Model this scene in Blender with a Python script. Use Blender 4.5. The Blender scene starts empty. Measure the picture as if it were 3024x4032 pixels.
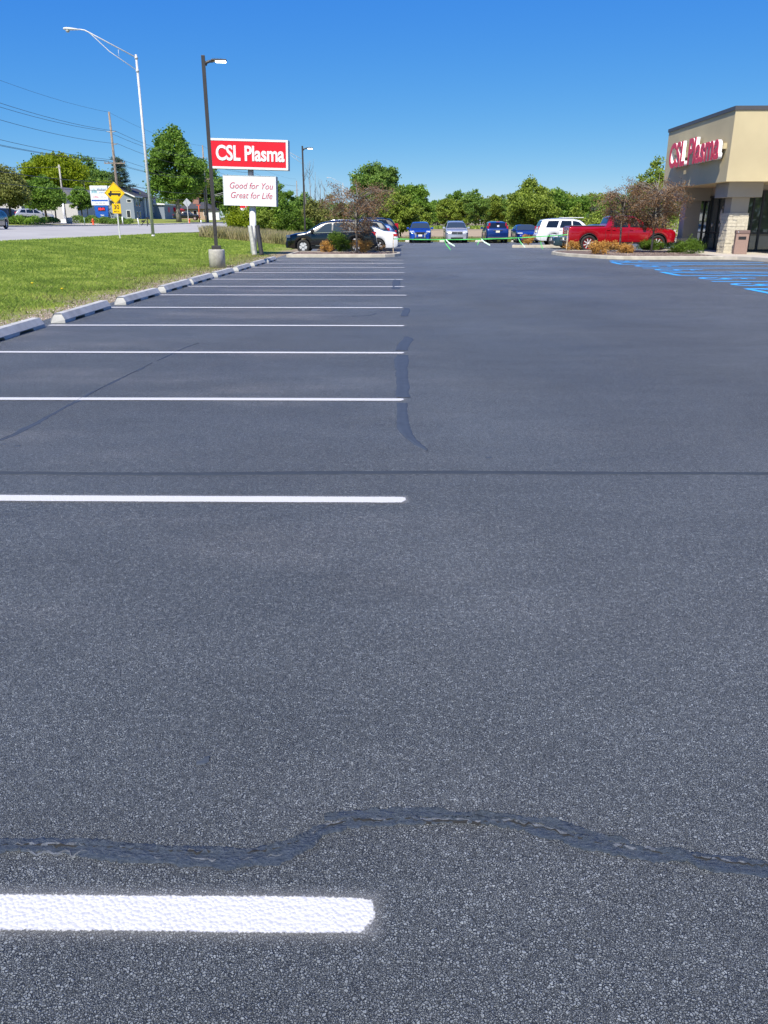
import bpy, bmesh, math, random
import numpy as np
from mathutils import Vector, Matrix
R = math.radians
random.seed(7)
rng = np.random.default_rng(7)
SC = bpy.context.scene
COL = SC.collection

# ------------------------------------------------------------------ camera, sky, sun, exposure
cam_d = bpy.data.cameras.new("camera")
cam = bpy.data.objects.new("camera", cam_d)
COL.objects.link(cam)
cam.location = (0, 0, 1.6)
cam.rotation_euler = (R(90 - 20.22), 0, R(1.45))
cam_d.sensor_fit = 'VERTICAL'
cam_d.sensor_height = 36.0
cam_d.lens = 36.0 * 3100 / 4032
cam_d.clip_start = 0.05
cam_d.clip_end = 5000
SC.camera = cam
SUN_AZ, SUN_EL = 19.0, 51.0          # light travels towards +Y, turned 19 degrees to +X
w = bpy.data.worlds.new("World")
SC.world = w
w.use_nodes = True
wn = w.node_tree
sky = wn.nodes.new('ShaderNodeTexSky')
sky.sky_type = 'NISHITA'
sky.sun_disc = False
sky.sun_elevation = R(SUN_EL)
sky.sun_rotation = R(180 + SUN_AZ)
sky.altitude = 5000
sky.air_density = 1.0
sky.dust_density = 0.0
sky.ozone_density = 4.0
# the clear deep blue of the photograph: per-channel response curve on the sky colour
_sp = wn.nodes.new('ShaderNodeSeparateColor'); _cb = wn.nodes.new('ShaderNodeCombineColor')
wn.links.new(sky.outputs[0], _sp.inputs[0])
for _i, (_g, _k) in enumerate(((1.42, 0.218), (0.76, 0.745), (0.14, 3.25))):
    _a = wn.nodes.new('ShaderNodeMath'); _a.operation = 'POWER'; _a.inputs[1].default_value = _g
    _b = wn.nodes.new('ShaderNodeMath'); _b.operation = 'MULTIPLY'; _b.inputs[1].default_value = _k
    wn.links.new(_sp.outputs[_i], _a.inputs[0]); wn.links.new(_a.outputs[0], _b.inputs[0]); wn.links.new(_b.outputs[0], _cb.inputs[_i])
wn.links.new(_cb.outputs[0], wn.nodes['Background'].inputs['Color'])
wn.nodes['Background'].inputs['Strength'].default_value = 0.15
sun_d = bpy.data.lights.new("sun", 'SUN')
sun_d.energy = 5.0
sun_d.angle = R(0.53)
sun_d.color = (1.0, 0.94, 0.82)
sun = bpy.data.objects.new("sun", sun_d)
COL.objects.link(sun)
_l = Vector((math.sin(R(SUN_AZ)) * math.cos(R(SUN_EL)), math.cos(R(SUN_AZ)) * math.cos(R(SUN_EL)), -math.sin(R(SUN_EL))))
sun.rotation_euler = _l.to_track_quat('-Z', 'Y').to_euler()
SC.view_settings.view_transform = 'Standard'
SC.view_settings.look = 'None'
SC.view_settings.exposure = 0.40
SC.view_settings.gamma = 1

# ------------------------------------------------------------------ helpers
def tag(o, label=None, cat=None, group=None, kind=None):
    if label: o['label'] = label
    if cat: o['category'] = cat
    if group: o['group'] = group
    if kind: o['kind'] = kind
    return o

def thing(name, label, cat, loc=(0, 0, 0), rz=0, group=None):
    o = bpy.data.objects.new(name, None)
    o.empty_display_size = 0.2
    COL.objects.link(o)
    o.location = loc
    o.rotation_euler = (0, 0, rz)
    return tag(o, label, cat, group)

def mesh_obj(name, me, m, parent=None, smooth=False):
    if m is not None and len(me.materials) == 0:
        me.materials.append(m)
    if smooth:
        me.polygons.foreach_set('use_smooth', [True] * len(me.polygons))
    o = bpy.data.objects.new(name, me)
    COL.objects.link(o)
    if parent is not None: o.parent = parent
    return o

class MB:
    """collects shapes and links them as ONE mesh"""
    def __init__(s): s.v = []; s.f = []; s.sm = []
    def add(s, vs, fs, smooth=False):
        b = len(s.v)
        s.v += [tuple(v) for v in vs]
        s.f += [tuple(b + i for i in f) for f in fs]
        s.sm += [smooth] * len(fs)
        return s
    def box(s, x0, x1, y0, y1, z0, z1, M=None):
        vs = [(x0, y0, z0), (x1, y0, z0), (x1, y1, z0), (x0, y1, z0), (x0, y0, z1), (x1, y0, z1), (x1, y1, z1), (x0, y1, z1)]
        if M is not None: vs = [M @ Vector(v) for v in vs]
        return s.add(vs, [(3, 2, 1, 0), (4, 5, 6, 7), (0, 1, 5, 4), (1, 2, 6, 5), (2, 3, 7, 6), (3, 0, 4, 7)])
    def bbox(s, x0, x1, y0, y1, z0, z1, b=0.02, M=None):
        """box with chamfered edges"""
        bm = bmesh.new()
        bmesh.ops.create_cube(bm, size=1)
        for v in bm.verts:
            v.co = Vector(((x0 + x1) / 2 + v.co.x * (x1 - x0), (y0 + y1) / 2 + v.co.y * (y1 - y0), (z0 + z1) / 2 + v.co.z * (z1 - z0)))
        bmesh.ops.bevel(bm, geom=bm.edges[:], offset=b, segments=2, affect='EDGES', profile=0.6)
        bm.verts.index_update()
        vs = [v.co.copy() for v in bm.verts]
        if M is not None: vs = [M @ v for v in vs]
        fs = [[v.index for v in f.verts] for f in bm.faces]
        bm.free()
        return s.add(vs, fs)
    def tube(s, pts, rad, n=10, caps=True, smooth=True):
        pts = [Vector(p) for p in pts]
        if not hasattr(rad, '__len__'): rad = [rad] * len(pts)
        vs = []; fs = []
        up = None
        for i, p in enumerate(pts):
            d = (pts[min(i + 1, len(pts) - 1)] - pts[max(i - 1, 0)]).normalized()
            if up is None:
                up = d.orthogonal().normalized()
            else:
                up = (up - d * up.dot(d))
                up = up.normalized() if up.length > 1e-5 else d.orthogonal().normalized()
            sd = d.cross(up)
            for k in range(n):
                a = 2 * math.pi * k / n
                vs.append(p + (up * math.cos(a) + sd * math.sin(a)) * rad[i])
        for i in range(len(pts) - 1):
            for k in range(n):
                a = i * n + k; b = i * n + (k + 1) % n
                fs.append((a, b, b + n, a + n))
        if caps:
            fs.append(tuple(range(n - 1, -1, -1)))
            fs.append(tuple((len(pts) - 1) * n + k for k in range(n)))
        return s.add(vs, fs, smooth)
    def lathe(s, prof, M=None, n=24, smooth=True, caps=True):
        """prof: (r, h) pairs about local Z"""
        vs = []; fs = []
        for r, h in prof:
            for k in range(n):
                a = 2 * math.pi * k / n
                v = Vector((r * math.cos(a), r * math.sin(a), h))
                vs.append(M @ v if M is not None else v)
        for i in range(len(prof) - 1):
            for k in range(n):
                a = i * n + k; b = i * n + (k + 1) % n
                fs.append((a, b, b + n, a + n))
        if caps and prof[0][0] > 1e-4: fs.append(tuple(range(n - 1, -1, -1)))
        if caps and prof[-1][0] > 1e-4: fs.append(tuple((len(prof) - 1) * n + k for k in range(n)))
        return s.add(vs, fs, smooth)
    def prism(s, poly, d0, d1, axis='y', M=None):
        """poly in the plane across axis, extruded from d0 to d1"""
        n = len(poly)
        def P(a, b, d):
            v = {'y': (a, d, b), 'x': (d, a, b), 'z': (a, b, d)}[axis]
            return M @ Vector(v) if M is not None else v
        vs = [P(a, b, d0) for a, b in poly] + [P(a, b, d1) for a, b in poly]
        fs = [tuple(range(n)), tuple(range(2 * n - 1, n - 1, -1))] + [(i, i + n, (i + 1) % n + n, (i + 1) % n) for i in range(n)]
        return s.add(vs, fs)
    def build(s, name, m, parent=None, recalc=True):
        me = bpy.data.meshes.new(name)
        me.from_pydata(s.v, [], s.f)
        me.polygons.foreach_set('use_smooth', s.sm)
        if recalc:
            bm = bmesh.new(); bm.from_mesh(me)
            bmesh.ops.recalc_face_normals(bm, faces=bm.faces[:])
            bm.to_mesh(me); bm.free()
        return mesh_obj(name, me, m, parent)

def copy_tree(o, parent=None):
    c = o.copy(); COL.objects.link(c)
    c.parent = parent
    for ch in list(o.children): copy_tree(ch, c)
    return c

# ------------------------------------------------------------------ materials
def nodes(m):
    return m.node_tree.nodes, m.node_tree.links

MATS = {}
def pm(name, col, rough=0.5, metal=0.0, var=0.12, scale=6.0, bump=0.0, bscale=60.0, coat=0.0, spec=0.5, dirt=None):
    """principled material with procedural colour variation and optional bump"""
    if name in MATS: return MATS[name]
    m = bpy.data.materials.new(name); m.use_nodes = True
    n, l = nodes(m)
    p = n['Principled BSDF']
    tc = n.new('ShaderNodeTexCoord')
    no = n.new('ShaderNodeTexNoise'); no.inputs['Scale'].default_value = scale; no.inputs['Detail'].default_value = 5
    l.new(tc.outputs['Object'], no.inputs['Vector'])
    mr = n.new('ShaderNodeMapRange')
    mr.inputs['From Min'].default_value = 0.3; mr.inputs['From Max'].default_value = 0.7
    mr.inputs['To Min'].default_value = 1 - var; mr.inputs['To Max'].default_value = 1 + var
    l.new(no.outputs[0], mr.inputs['Value'])
    mx = n.new('ShaderNodeMix'); mx.data_type = 'RGBA'; mx.blend_type = 'MULTIPLY'; mx.inputs['Factor'].default_value = 1
    mx.inputs['A'].default_value = (*col, 1)
    l.new(mr.outputs[0], mx.inputs['B'])
    out = mx.outputs['Result']
    if dirt:
        n2 = n.new('ShaderNodeTexNoise'); n2.inputs['Scale'].default_value = scale * 0.37; n2.inputs['Detail'].default_value = 8
        l.new(tc.outputs['Object'], n2.inputs['Vector'])
        r2 = n.new('ShaderNodeMapRange'); r2.inputs['From Min'].default_value = 0.5; r2.inputs['From Max'].default_value = 0.72
        l.new(n2.outputs[0], r2.inputs['Value'])
        m2 = n.new('ShaderNodeMix'); m2.data_type = 'RGBA'
        l.new(r2.outputs[0], m2.inputs['Factor']); l.new(out, m2.inputs['A']); m2.inputs['B'].default_value = (*dirt, 1)
        out = m2.outputs['Result']
    l.new(out, p.inputs['Base Color'])
    p.inputs['Roughness'].default_value = rough
    p.inputs['Metallic'].default_value = metal
    p.inputs['Coat Weight'].default_value = coat
    p.inputs['Coat Roughness'].default_value = 0.05
    p.inputs['Specular IOR Level'].default_value = spec
    if bump:
        b = n.new('ShaderNodeBump'); b.inputs['Strength'].default_value = bump; b.inputs['Distance'].default_value = 0.02
        n3 = n.new('ShaderNodeTexNoise'); n3.inputs['Scale'].default_value = bscale; n3.inputs['Detail'].default_value = 6
        l.new(tc.outputs['Object'], n3.inputs['Vector']); l.new(n3.outputs[0], b.inputs['Height'])
        l.new(b.outputs[0], p.inputs['Normal'])
    MATS[name] = m
    return m

def emit(name, col, strength):
    m = bpy.data.materials.new(name); m.use_nodes = True
    p = m.node_tree.nodes['Principled BSDF']
    p.inputs['Base Color'].default_value = (*col, 1)
    p.inputs['Emission Color'].default_value = (*col, 1)
    p.inputs['Emission Strength'].default_value = strength
    return m

def asphalt_mat():
    m = bpy.data.materials.new('sealed_asphalt'); m.use_nodes = True
    n, l = nodes(m); p = n['Principled BSDF']
    tc = n.new('ShaderNodeTexCoord')
    def noise(sc, det=4, rough=0.5, map_scale=None):
        t = n.new('ShaderNodeTexNoise'); t.inputs['Scale'].default_value = sc
        t.inputs['Detail'].default_value = det; t.inputs['Roughness'].default_value = rough
        if map_scale:
            mp = n.new('ShaderNodeMapping'); mp.inputs['Scale'].default_value = map_scale
            l.new(tc.outputs['Object'], mp.inputs['Vector']); l.new(mp.outputs[0], t.inputs['Vector'])
        else: l.new(tc.outputs['Object'], t.inputs['Vector'])
        return t.outputs[0]
    def mrange(v, a, b, c, d, smooth=False):
        t = n.new('ShaderNodeMapRange')
        if smooth: t.interpolation_type = 'SMOOTHSTEP'
        for k, x in zip(('From Min', 'From Max', 'To Min', 'To Max'), (a, b, c, d)): t.inputs[k].default_value = x
        l.new(v, t.inputs['Value']); return t.outputs[0]
    def math_(op, a, b):
        t = n.new('ShaderNodeMath'); t.operation = op
        for i, x in enumerate((a, b)):
            if isinstance(x, (int, float)): t.inputs[i].default_value = x
            else: l.new(x, t.inputs[i])
        return t.outputs[0]
    # warp so that the stones are not regular
    wv = n.new('ShaderNodeTexNoise'); wv.inputs['Scale'].default_value = 90; wv.inputs['Detail'].default_value = 2
    l.new(tc.outputs['Object'], wv.inputs['Vector'])
    va = n.new('ShaderNodeVectorMath'); va.operation = 'MULTIPLY_ADD'
    l.new(wv.outputs['Color'], va.inputs[0]); va.inputs[1].default_value = (0.010, 0.010, 0.010); l.new(tc.outputs['Object'], va.inputs[2])
    def vor(sc, feat='F1'):
        t = n.new('ShaderNodeTexVoronoi'); t.inputs['Scale'].default_value = sc
        t.inputs['Randomness'].default_value = 1.0; t.feature = feat
        l.new(va.outputs[0], t.inputs['Vector']); return t
    v1 = vor(138); v2 = vor(230)
    e1 = mrange(vor(138, 'DISTANCE_TO_EDGE').outputs['Distance'], 0.0, 0.16, 0, 1, True)
    e2 = mrange(vor(230, 'DISTANCE_TO_EDGE').outputs['Distance'], 0.0, 0.16, 0, 1, True)
    def red(v):
        q = n.new('ShaderNodeSeparateColor'); l.new(v.outputs['Color'], q.inputs[0]); return q.outputs[0]
    s1 = math_('MULTIPLY', e1, mrange(red(v1), 0, 1, 0.52, 0.96))
    s2 = math_('MULTIPLY', e2, mrange(red(v2), 0, 1, 0.35, 0.85))
    pick = mrange(noise(48, 3), 0.44, 0.56, 0, 1)
    hm = n.new('ShaderNodeMix'); hm.data_type = 'FLOAT'
    l.new(pick, hm.inputs['Factor']); l.new(s1, hm.inputs['A']); l.new(s2, hm.inputs['B'])
    h = math_('ADD', hm.outputs['Result'], mrange(noise(300, 3), .3, .7, -.12, .12))
    tops = mrange(h, 0.06, 1.0, 0.16, 1.50)
    big = mrange(noise(0.22, 6, 0.55), 0.3, 0.7, 0.80, 1.22)
    mid = mrange(noise(1.7, 5, 0.6, (0.5, 1.5, 1)), 0.3, 0.7, 0.90, 1.10)
    k = math_('MULTIPLY', math_('MULTIPLY', tops, big), mid)
    # pale dried puddle films and scuffs along the left stalls
    film = mrange(noise(0.42, 7, 0.62, (0.45, 1.1, 1)), 0.48, 0.70, 0, 1, True)
    sxx = n.new('ShaderNodeSeparateXYZ'); l.new(tc.outputs['Object'], sxx.inputs[0])
    film = math_('MULTIPLY', film, mrange(sxx.outputs[0], 0.8, -1.6, 0.12, 1.0))   # the dried films lie in the stalls
    mx = n.new('ShaderNodeMix'); mx.data_type = 'RGBA'; mx.blend_type = 'MULTIPLY'; mx.inputs['Factor'].default_value = 1
    cm = n.new('ShaderNodeMix'); cm.data_type = 'RGBA'
    cm.inputs['A'].default_value = (0.202, 0.220, 0.220, 1); cm.inputs['B'].default_value = (0.33, 0.33, 0.31, 1)
    l.new(film, cm.inputs['Factor'])
    l.new(cm.outputs['Result'], mx.inputs['A']); l.new(k, mx.inputs['B'])
    l.new(mx.outputs['Result'], p.inputs['Base Color'])
    l.new(mrange(noise(0.35, 6, 0.6), 0.3, 0.7, 0.50, 0.66), p.inputs['Roughness'])
    p.inputs['Specular IOR Level'].default_value = 0.5
    b = n.new('ShaderNodeBump'); b.inputs['Strength'].default_value = 1.0; b.inputs['Distance'].default_value = 0.008
    l.new(h, b.inputs['Height'])
    b2 = n.new('ShaderNodeBump'); b2.inputs['Strength'].default_value = 0.35; b2.inputs['Distance'].default_value = 0.03
    l.new(noise(7, 5, 0.6), b2.inputs['Height']); l.new(b.outputs[0], b2.inputs['Normal'])
    l.new(b2.outputs[0], p.inputs['Normal'])
    return m

def sealant_mat():
    m = bpy.data.materials.new('rubber_crack_sealant'); m.use_nodes = True
    n, l = nodes(m); p = n['Principled BSDF']
    tc = n.new('ShaderNodeTexCoord')
    no = n.new('ShaderNodeTexNoise'); no.inputs['Scale'].default_value = 62; no.inputs['Detail'].default_value = 6; no.inputs['Roughness'].default_value = 0.62
    mp = n.new('ShaderNodeMapping'); mp.inputs['Scale'].default_value = (1, 2.2, 1)
    l.new(tc.outputs['Object'], mp.inputs['Vector']); l.new(mp.outputs[0], no.inputs['Vector'])
    r = n.new('ShaderNodeValToRGB')
    r.color_ramp.elements[0].position = 0.35; r.color_ramp.elements[0].color = (0.026, 0.038, 0.056, 1)
    r.color_ramp.elements[1].position = 0.7; r.color_ramp.elements[1].color = (0.065, 0.085, 0.115, 1)
    l.new(no.outputs[0], r.inputs[0]); l.new(r.outputs[0], p.inputs['Base Color'])
    p.inputs['Roughness'].default_value = 0.42; p.inputs['Specular IOR Level'].default_value = 0.5
    b = n.new('ShaderNodeBump'); b.inputs['Strength'].default_value = 1.0; b.inputs['Distance'].default_value = 0.014
    l.new(no.outputs[0], b.inputs['Height']); l.new(b.outputs[0], p.inputs['Normal'])
    return m

def paint_mat(name, col, core=0.5, rough=0.55):
    """sprayed marking: UV.x = metres along, UV.y = metres off the centre line; ragged edge, thin overspray"""
    m = bpy.data.materials.new(name); m.use_nodes = True
    n, l = nodes(m); p = n['Principled BSDF']
    p.inputs['Base Color'].default_value = (*col, 1)
    p.inputs['Roughness'].default_value = rough
    tc = n.new('ShaderNodeTexCoord')
    uv = n.new('ShaderNodeUVMap'); uv.uv_map = 'UVMap'
    sx = n.new('ShaderNodeSeparateXYZ'); l.new(uv.outputs[0], sx.inputs[0])
    no = n.new('ShaderNodeTexNoise'); no.inputs['Scale'].default_value = 130; no.inputs['Detail'].default_value = 3
    l.new(tc.outputs['Object'], no.inputs['Vector'])
    no2 = n.new('ShaderNodeTexNoise'); no2.inputs['Scale'].default_value = 3; no2.inputs['Detail'].default_value = 3
    l.new(tc.outputs['Object'], no2.inputs['Vector'])
    def ma(op, a, b=None):
        t = n.new('ShaderNodeMath'); t.operation = op
        for i, x in enumerate((a, b)):
            if x is None: continue
            if isinstance(x, (int, float)): t.inputs[i].default_value = x
            else: l.new(x, t.inputs[i])
        return t.outputs[0]
    # UV.y carries signed (distance outside the edge) in metres: <0 inside the stripe
    e = ma('ADD', sx.outputs[1], ma('MULTIPLY', ma('SUBTRACT', no.outputs[0], 0.5), 0.016))
    e = ma('ADD', e, ma('MULTIPLY', ma('SUBTRACT', no2.outputs[0], 0.5), 0.010))
    r = n.new('ShaderNodeMapRange'); r.inputs['From Min'].default_value = 0.002; r.inputs['From Max'].default_value = -0.003
    l.new(e, r.inputs['Value'])
    o = n.new('ShaderNodeMapRange'); o.inputs['From Min'].default_value = 0.05; o.inputs['From Max'].default_value = 0.0
    o.inputs['To Min'].default_value = 0; o.inputs['To Max'].default_value = 0.34
    l.new(sx.outputs[1], o.inputs['Value'])
    o2 = ma('MULTIPLY', o.outputs[0], ma('MULTIPLY', o.outputs[0], ma('ADD', no.outputs[0], 0.9)))
    a = ma('MAXIMUM', r.outputs[0], o2)
    l.new(a, p.inputs['Alpha'])
    vo = n.new('ShaderNodeTexVoronoi'); vo.inputs['Scale'].default_value = 105
    l.new(tc.outputs['Object'], vo.inputs['Vector'])
    b = n.new('ShaderNodeBump'); b.inputs['Strength'].default_value = 0.6; b.inputs['Distance'].default_value = 0.005; b.invert = True
    l.new(vo.outputs['Distance'], b.inputs['Height']); l.new(b.outputs[0], p.inputs['Normal'])
    return m

def leaf_mat(name, c1, c2, trans=0.35, c3=None):
    if name in MATS: return MATS[name]
    m = bpy.data.materials.new(name); m.use_nodes = True
    n, l = nodes(m)
    p = n['Principled BSDF']; out = n['Material Output']
    g = n.new('ShaderNodeNewGeometry')
    r = n.new('ShaderNodeValToRGB')
    r.color_ramp.elements[0].color = (*c1, 1); r.color_ramp.elements[1].color = (*c2, 1)
    if c3:
        e = r.color_ramp.elements.new(0.5); e.color = (*c3, 1)
    tc = n.new('ShaderNodeTexCoord')
    no = n.new('ShaderNodeTexNoise'); no.inputs['Scale'].default_value = 0.8; no.inputs['Detail'].default_value = 3
    l.new(tc.outputs['Object'], no.inputs['Vector'])
    ad = n.new('ShaderNodeMath'); ad.operation = 'MULTIPLY_ADD'; ad.inputs[1].default_value = 0.55
    sb = n.new('ShaderNodeMath'); sb.operation = 'MULTIPLY_ADD'; sb.inputs[1].default_value = 1.6; sb.inputs[2].default_value = -0.57
    l.new(no.outputs[0], sb.inputs[0])
    l.new(g.outputs['Random Per Island'], ad.inputs[0]); l.new(sb.outputs[0], ad.inputs[2])
    l.new(ad.outputs[0], r.inputs[0])
    l.new(r.outputs[0], p.inputs['Base Color'])
    p.inputs['Roughness'].default_value = 0.55
    p.inputs['Specular IOR Level'].default_value = 0.3
    tr = n.new('ShaderNodeBsdfTranslucent')
    l.new(r.outputs[0], tr.inputs['Color'])
    mx = n.new('ShaderNodeMixShader'); mx.inputs[0].default_value = trans
    l.new(p.outputs[0], mx.inputs[1]); l.new(tr.outputs[0], mx.inputs[2]); l.new(mx.outputs[0], out.inputs['Surface'])
    MATS[name] = m
    return m

def ground_mat(name, base, alt, dirt=None, sc=0.9):
    """two-tone mottled ground; dirt appears in a ragged band beside the lot"""
    m = bpy.data.materials.new(name); m.use_nodes = True
    n, l = nodes(m); p = n['Principled BSDF']
    tc = n.new('ShaderNodeTexCoord')
    def noise(s, d=6, ro=0.6):
        t = n.new('ShaderNodeTexNoise'); t.inputs['Scale'].default_value = s; t.inputs['Detail'].default_value = d; t.inputs['Roughness'].default_value = ro
        l.new(tc.outputs['Object'], t.inputs['Vector']); return t.outputs[0]
    r = n.new('ShaderNodeValToRGB')
    r.color_ramp.elements[0].position = 0.36; r.color_ramp.elements[0].color = (*base, 1)
    r.color_ramp.elements[1].position = 0.64; r.color_ramp.elements[1].color = (*alt, 1)
    a = n.new('ShaderNodeMath'); a.operation = 'MULTIPLY_ADD'; a.inputs[1].default_value = 0.6
    b_ = n.new('ShaderNodeMath'); b_.operation = 'MULTIPLY'; b_.inputs[1].default_value = 0.4
    l.new(noise(sc), a.inputs[0]); l.new(noise(22 * sc), b_.inputs[0]); l.new(b_.outputs[0], a.inputs[2])
    l.new(a.outputs[0], r.inputs[0])
    out = r.outputs[0]
    if dirt:
        sx = n.new('ShaderNodeSeparateXYZ'); l.new(tc.outputs['Object'], sx.inputs[0])
        a2 = n.new('ShaderNodeMath'); a2.operation = 'MULTIPLY_ADD'; a2.inputs[1].default_value = 3.2
        l.new(noise(1.3, 7, 0.65), a2.inputs[0]); l.new(sx.outputs[0], a2.inputs[2])
        mr = n.new('ShaderNodeMapRange'); mr.inputs['From Min'].default_value = -5.75; mr.inputs['From Max'].default_value = -5.2
        l.new(a2.outputs[0], mr.inputs['Value'])
        mx = n.new('ShaderNodeMix'); mx.data_type = 'RGBA'
        l.new(mr.outputs[0], mx.inputs['Factor']); l.new(out, mx.inputs['A'])
        dr = n.new('ShaderNodeValToRGB')
        dr.color_ramp.elements[0].position = 0.3; dr.color_ramp.elements[0].color = tuple(c * 0.6 for c in dirt) + (1,)
        dr.color_ramp.elements[1].position = 0.7; dr.color_ramp.elements[1].color = (*dirt, 1)
        l.new(noise(9, 8, 0.7), dr.inputs[0]); l.new(dr.outputs[0], mx.inputs['B'])
        out = mx.outputs['Result']
    l.new(out, p.inputs['Base Color'])
    p.inputs['Roughness'].default_value = 0.95
    p.inputs['Specular IOR Level'].default_value = 0.1
    b = n.new('ShaderNodeBump'); b.inputs['Strength'].default_value = 0.6; b.inputs['Distance'].default_value = 0.05
    l.new(noise(30, 4), b.inputs['Height']); l.new(b.outputs[0], p.inputs['Normal'])
    return m

M_asphalt = asphalt_mat()
M_seal = sealant_mat()
M_tar = pm('tar_black', (0.006, 0.007, 0.009), 0.8, var=0.1)
M_seal2 = pm('flush_sealant', (0.044, 0.058, 0.078), 0.75, var=0.12, scale=12)
M_white = paint_mat('white_striping_paint', (0.60, 0.595, 0.565))
M_blue = paint_mat('blue_striping_paint', (0.05, 0.42, 0.92))
M_conc = pm('concrete', (0.42, 0.40, 0.35), 0.85, var=0.18, scale=7, bump=0.35, bscale=50, dirt=(0.30, 0.28, 0.24))
M_kerb = pm('kerb_concrete', (0.47, 0.43, 0.34), 0.85, var=0.16, scale=3, bump=0.3, bscale=40, dirt=(0.36, 0.32, 0.25))
M_walk = pm('walkway_concrete', (0.50, 0.45, 0.37), 0.85, var=0.1, scale=3)
M_stop = pm('wheel_stop_concrete', (0.46, 0.455, 0.42), 0.8, var=0.16, scale=5, bump=0.3, bscale=60, dirt=(0.33, 0.32, 0.29))
M_bronze = pm('bronze_paint', (0.045, 0.040, 0.037), 0.45, var=0.08)
M_galv = pm('galvanised_steel', (0.58, 0.58, 0.56), 0.5, metal=0.15, var=0.15, scale=9)
M_wood = pm('weathered_pole_wood', (0.26, 0.21, 0.16), 0.85, var=0.25, scale=4)
M_whitep = pm('white_gloss_paint', (0.80, 0.80, 0.80), 0.35, var=0.03)
M_black = pm('black_plastic', (0.012, 0.012, 0.013), 0.5, var=0.05)
M_rubber = pm('tyre_rubber', (0.018, 0.018, 0.018), 0.75, var=0.2)
M_alloy = pm('alloy', (0.62, 0.63, 0.64), 0.35, metal=0.25, var=0.05)
M_chrome = pm('chrome', (0.75, 0.76, 0.78), 0.12, metal=1.0, var=0.02)
M_glassd = pm('tinted_glass', (0.010, 0.014, 0.016), 0.04, var=0.0, spec=0.9)
M_glassc = pm('clear_car_glass', (0.035, 0.05, 0.055), 0.05, var=0.0, spec=0.9)
M_lens = pm('headlight_lens', (0.62, 0.65, 0.68), 0.12, var=0.05, spec=0.8)
M_tail = pm('tail_lamp_red', (0.48, 0.012, 0.02), 0.15, var=0.08, spec=0.7)
M_bark = pm('bark', (0.11, 0.09, 0.07), 0.9, var=0.3, scale=6, bump=0.5, bscale=12)
M_barkg = pm('grey_bark', (0.22, 0.20, 0.17), 0.9, var=0.3, scale=6)
M_mulch = ground_mat('bark_mulch', (0.12, 0.085, 0.07), (0.24, 0.19, 0.16), sc=4)
M_wire = pm('wire', (0.05, 0.05, 0.055), 0.6, var=0.0)

# ------------------------------------------------------------------ terrain
def gz(x, y):
    x = np.asarray(x, float); y = np.asarray(y, float)
    t = np.clip((-7.5 - x) / 12.5, 0, 1)
    z = 0.68 * (t * t * (3 - 2 * t) * 0.5 + t * 0.5)
    z = z + 0.47 * np.clip((-20 - x) / 18, 0, 1) + 0.030 * np.clip(-38 - x, 0, 40)
    z = z + 0.0045 * np.clip(y - 115, 0, 400) * np.clip((-18 - x) / 15, 0, 1)
    z = z + 0.0016 * np.clip(y - 95, 0, 500) * np.clip((x + 18) / 10, 0, 1)
    return z
def g(x, y): return float(gz(x, y))

def sheet(name, xs, ys, m, dz=0.0, kind='structure'):
    xs = np.asarray(xs, float); ys = np.asarray(ys, float)
    X, Y = np.meshgrid(xs, ys)
    Z = gz(X, Y) + dz
    v = np.stack([X.ravel(), Y.ravel(), Z.ravel()], 1)
    nx, ny = len(xs), len(ys)
    f = [(j * nx + i, j * nx + i + 1, (j + 1) * nx + i + 1, (j + 1) * nx + i) for j in range(ny - 1) for i in range(nx - 1)]
    me = bpy.data.meshes.new(name); me.from_pydata(v.tolist(), [], f)
    o = mesh_obj(name, me, m, smooth=True)
    tag(o, kind=kind)
    return o

GX = sorted(set([-900, -500, -300, -200, -140, -110, -90] + list(range(-78, -38, 4)) + list(range(-38, -18, 2)) + list(np.arange(-20, -6, 1.0)) + [-6, 0, 10, 20, 40, 80, 160, 300, 500, 900]))
GY = sorted(set([-60, -20, 0] + list(range(5, 120, 6)) + list(range(120, 400, 20)) + [400, 500, 700, 1000, 1500]))
M_grass = ground_mat('lawn', (0.14, 0.18, 0.04), (0.32, 0.34, 0.08), dirt=(0.36, 0.29, 0.20))
sheet('ground', GX, GY, M_grass, -0.02)
# back field: tan dirt with a green strip
M_field = ground_mat('bare_field', (0.34, 0.26, 0.17), (0.44, 0.35, 0.24), sc=0.25)
sheet('field', [-4, 2, 10, 20, 40, 60], [96, 110, 130, 158], M_field, 0.02)
sheet('far_field', [-10, 10, 30, 60, 90], [225, 240, 270, 300], M_field, 0.03)

# asphalt lot with an edge that wanders a little
def lot():
    ys = np.concatenate([np.arange(-8, 12, 4), np.arange(12, 39.9, 0.35), [39.9, 44, 50, 60, 69, 71.3]])
    xl = [-6.22 + (0.10 * math.sin(y * 1.3) + 0.06 * math.sin(y * 3.7 + 1) if y > 11 else 0) for y in ys]
    v = []; f = []
    cols = [0, 2, 8, 20, 46]
    for y, x0 in zip(ys, xl):
        v.append((x0, y, 0.004))
        for c in cols[1:]: v.append((c, y, 0.004))
    n = len(cols)
    for j in range(len(ys) - 1):
        for i in range(n - 1):
            a = j * n + i
            f.append((a, a + 1, a + 1 + n, a + n))
    me = bpy.data.meshes.new('parking_lot'); me.from_pydata(v, [], f)
    tag(mesh_obj('parking_lot', me, M_asphalt), kind='structure')
lot()

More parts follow.
